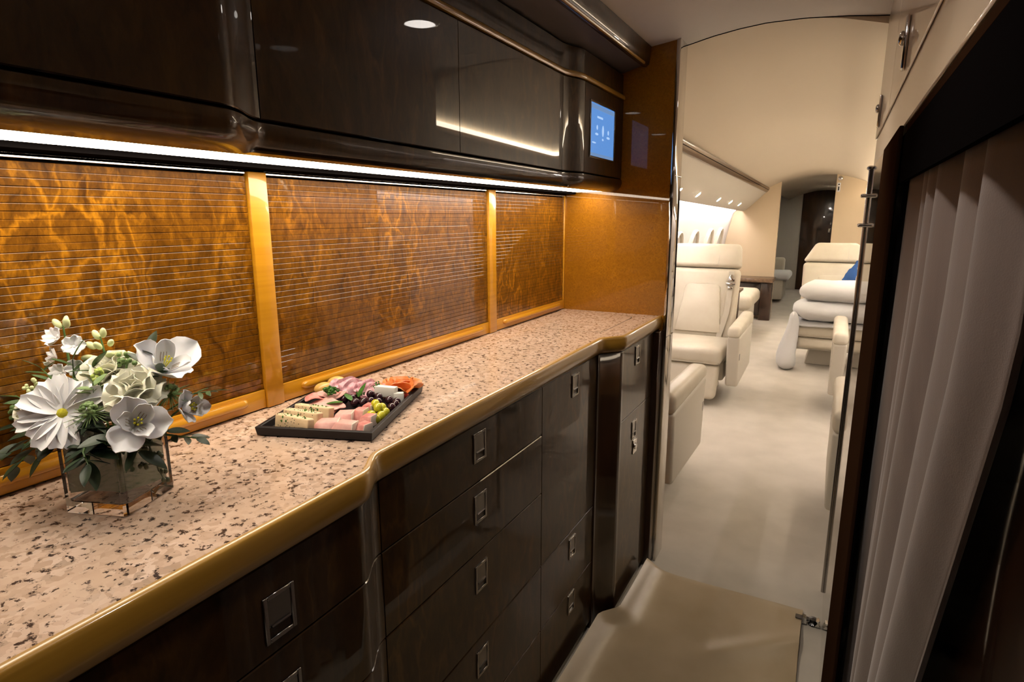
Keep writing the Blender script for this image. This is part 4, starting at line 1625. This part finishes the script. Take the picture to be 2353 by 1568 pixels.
og = olive_mesh('green_olive', OLG, .0078)
ob = olive_mesh('dark_olive', OLB, .0078)
GL = ['green olive nearest the near right corner of the tray', 'second green olive up along the right rim of the tray', 'green olive touching the peppered ham chunk', 'third green olive up along the right rim of the tray',
      'green olive on top in the middle of the green heap', 'farthest green olive, next to the dark olives', 'green olive on top at the left of the green heap']
for (u, v, z), lab in zip(((.078, -.068, 0), (.080, -.050, 0), (.064, -.052, .002), (.081, -.031, 0), (.070, -.036, .010), (.069, -.014, .003), (.060, -.022, .012)), GL):
    o = place('green_olive', og)
    o.matrix_basis = T(*W(u, v, ZF + .0079 + z)) @ RZ(R_.uniform(0, 6)) @ RX(R_.uniform(.3, 1.5))
    tag(o, lab, 'olive', 'green olives in the heap')
DL = ['dark olive just right of the upright curled leaf', 'dark olive in the middle of the front row of dark olives', 'dark olive in the front row above the topmost green olive', 'dark olive on the right rim beside the green olives',
      'dark olive on top at the back of the dark heap', 'dark olive left of the upright leaf, second from the left', 'leftmost dark olive beside the lying green leaf', 'small looking dark olive in front of the upright leaf',
      'dark olive touching the front of the long white cheese', 'dark olive in front of the small white cheese cube', 'dark olive on top in front of the long white cheese', 'farthest dark olive along the right rim of the tray']
for (u, v, z), lab in zip(((.020, .020, 0), (.036, .018, .003), (.051, .014, .003), (.083, -.004, 0), (.030, .034, .011), (-.006, .032, .002), (-.020, .028, .001), (.006, .016, 0), (.066, .032, .002), (.080, .030, 0), (.046, .030, .008), (.084, .014, 0)), DL):
    o = place('dark_olive', ob)
    o.matrix_basis = T(*W(u, v, ZF + .0079 + z)) @ RZ(R_.uniform(0, 6)) @ RX(R_.uniform(.3, 1.5))
    tag(o, lab, 'olive', 'dark olives in the heap')
# white cheese
for k, (u, v, rz, sx, sy, lab) in enumerate(((.052, .054, -.15, .022, .013, 'long white cheese block in front of the salmon'), (.078, .050, .2, .009, .011, 'small white cheese cube at the right end of the long block'))):
    g = G()
    g.box((-sx, -sy / 2, 0), (sx, sy / 2, .020), .0015, 2, MT @ T(u, v, ZF + .010 * (1 - k)) @ RZ(rz))
    food(g, 'white_cheese', FETA, lab, 'cheese', 'white cheese pieces')
# salmon rosette
sl = thing('salmon_rosette', W(.070, .090, ZF), 'orange smoked salmon rosette at the far right of the tray', 'salmon')
sp_ = petal_mesh('fold', .034, .046, SALM, cup=-.5, tip=.7, curl=-.16, ripple=.035, base=.6, th=.0016)
for n, rad, tilt, sc in ((3, .003, 1.45, .72), (4, .008, 1.2, .86), (5, .013, .85, .95)):
    for i in range(n):
        place('fold', sp_, sl, MT @ T(.064, .098, ZF + .006) @ RZ(2 * PI * (i + .31 * n) / n) @ T(0, rad, 0) @ RX(tilt) @ SC(sc, sc, sc))


# parsley and herb leaves
def parsley(u, v, z, R, label, n=26):
    g = G()
    for k in range(n):
        p = W(u, v, z) + Vector((R_.gauss(0, R * .45), R_.gauss(0, R * .4), abs(R_.gauss(0, R * .45))))
        g.ball(p, (R * R_.uniform(.18, .3), R * R_.uniform(.18, .3), R * R_.uniform(.14, .22)), 7, 5)
        g.ball(p + Vector((R_.uniform(-1, 1), R_.uniform(-1, 1), R_.uniform(0, 1))) * R * .25, R * .16, 6, 4)
    g.wob(R * .10, 500, 2)
    return food(g, 'parsley_sprig', HERB, label, 'herb', 'parsley on the tray', 80)


parsley(-.040, .022, .027, .013, 'curly parsley tuft on the folded ham at the left', 34)
parsley(.034, .058, .028, .008, 'small curly parsley tuft beside the white cheese')
parsley(.004, .044, .018, .007, 'tiny parsley tuft between the salami and the dark olives', 16)
lm = leaf_mesh('herb_leaf', .030, .011, HERB, .1)
for k, (u, v, z, rz, rx, lab) in enumerate(((-.012, .004, .017, 2.1, .1, 'green leaf lying left of the dark olives'), (.002, .012, .018, .9, .35, 'green leaf tilted up in front of the dark olives'),
                                            (.010, .022, .022, -.5, .95, 'curled green leaf standing upright among the dark olives'))):
    o = place('herb_leaf', lm)
    o.matrix_basis = MT @ T(u, v, z) @ RZ(rz) @ RX(rx)
    tag(o, lab, 'herb', 'herb leaves on the tray')
# golden fruit slices behind the ham
for k, (u, v, sx, lab) in enumerate(((-.078, .070, .020, 'golden fruit wedge at the far left of the tray'), (-.066, .100, .019, 'rounded golden fruit piece behind the salami at the far left'))):
    g = G()
    g.ball((0, 0, 0), (sx, .013, .013), 16, 10, RZ(.6))
    g.bm.transform(MT @ T(u, v, ZF + .0155 + .004 * k))
    food(g, 'golden_fruit', PEAR, lab, 'fruit', 'golden fruit pieces', 80)
g = G()
g.ball((0, 0, 0), (.008, .008, .007), 14, 9)
g.bm.transform(MT @ T(.083, .072, ZF + .0072))
food(g, 'red_tomato', mat('tomato_red', (.50, .05, .03), rough=.2, coat=.3), 'small red tomato by the right rim of the tray', 'tomato')
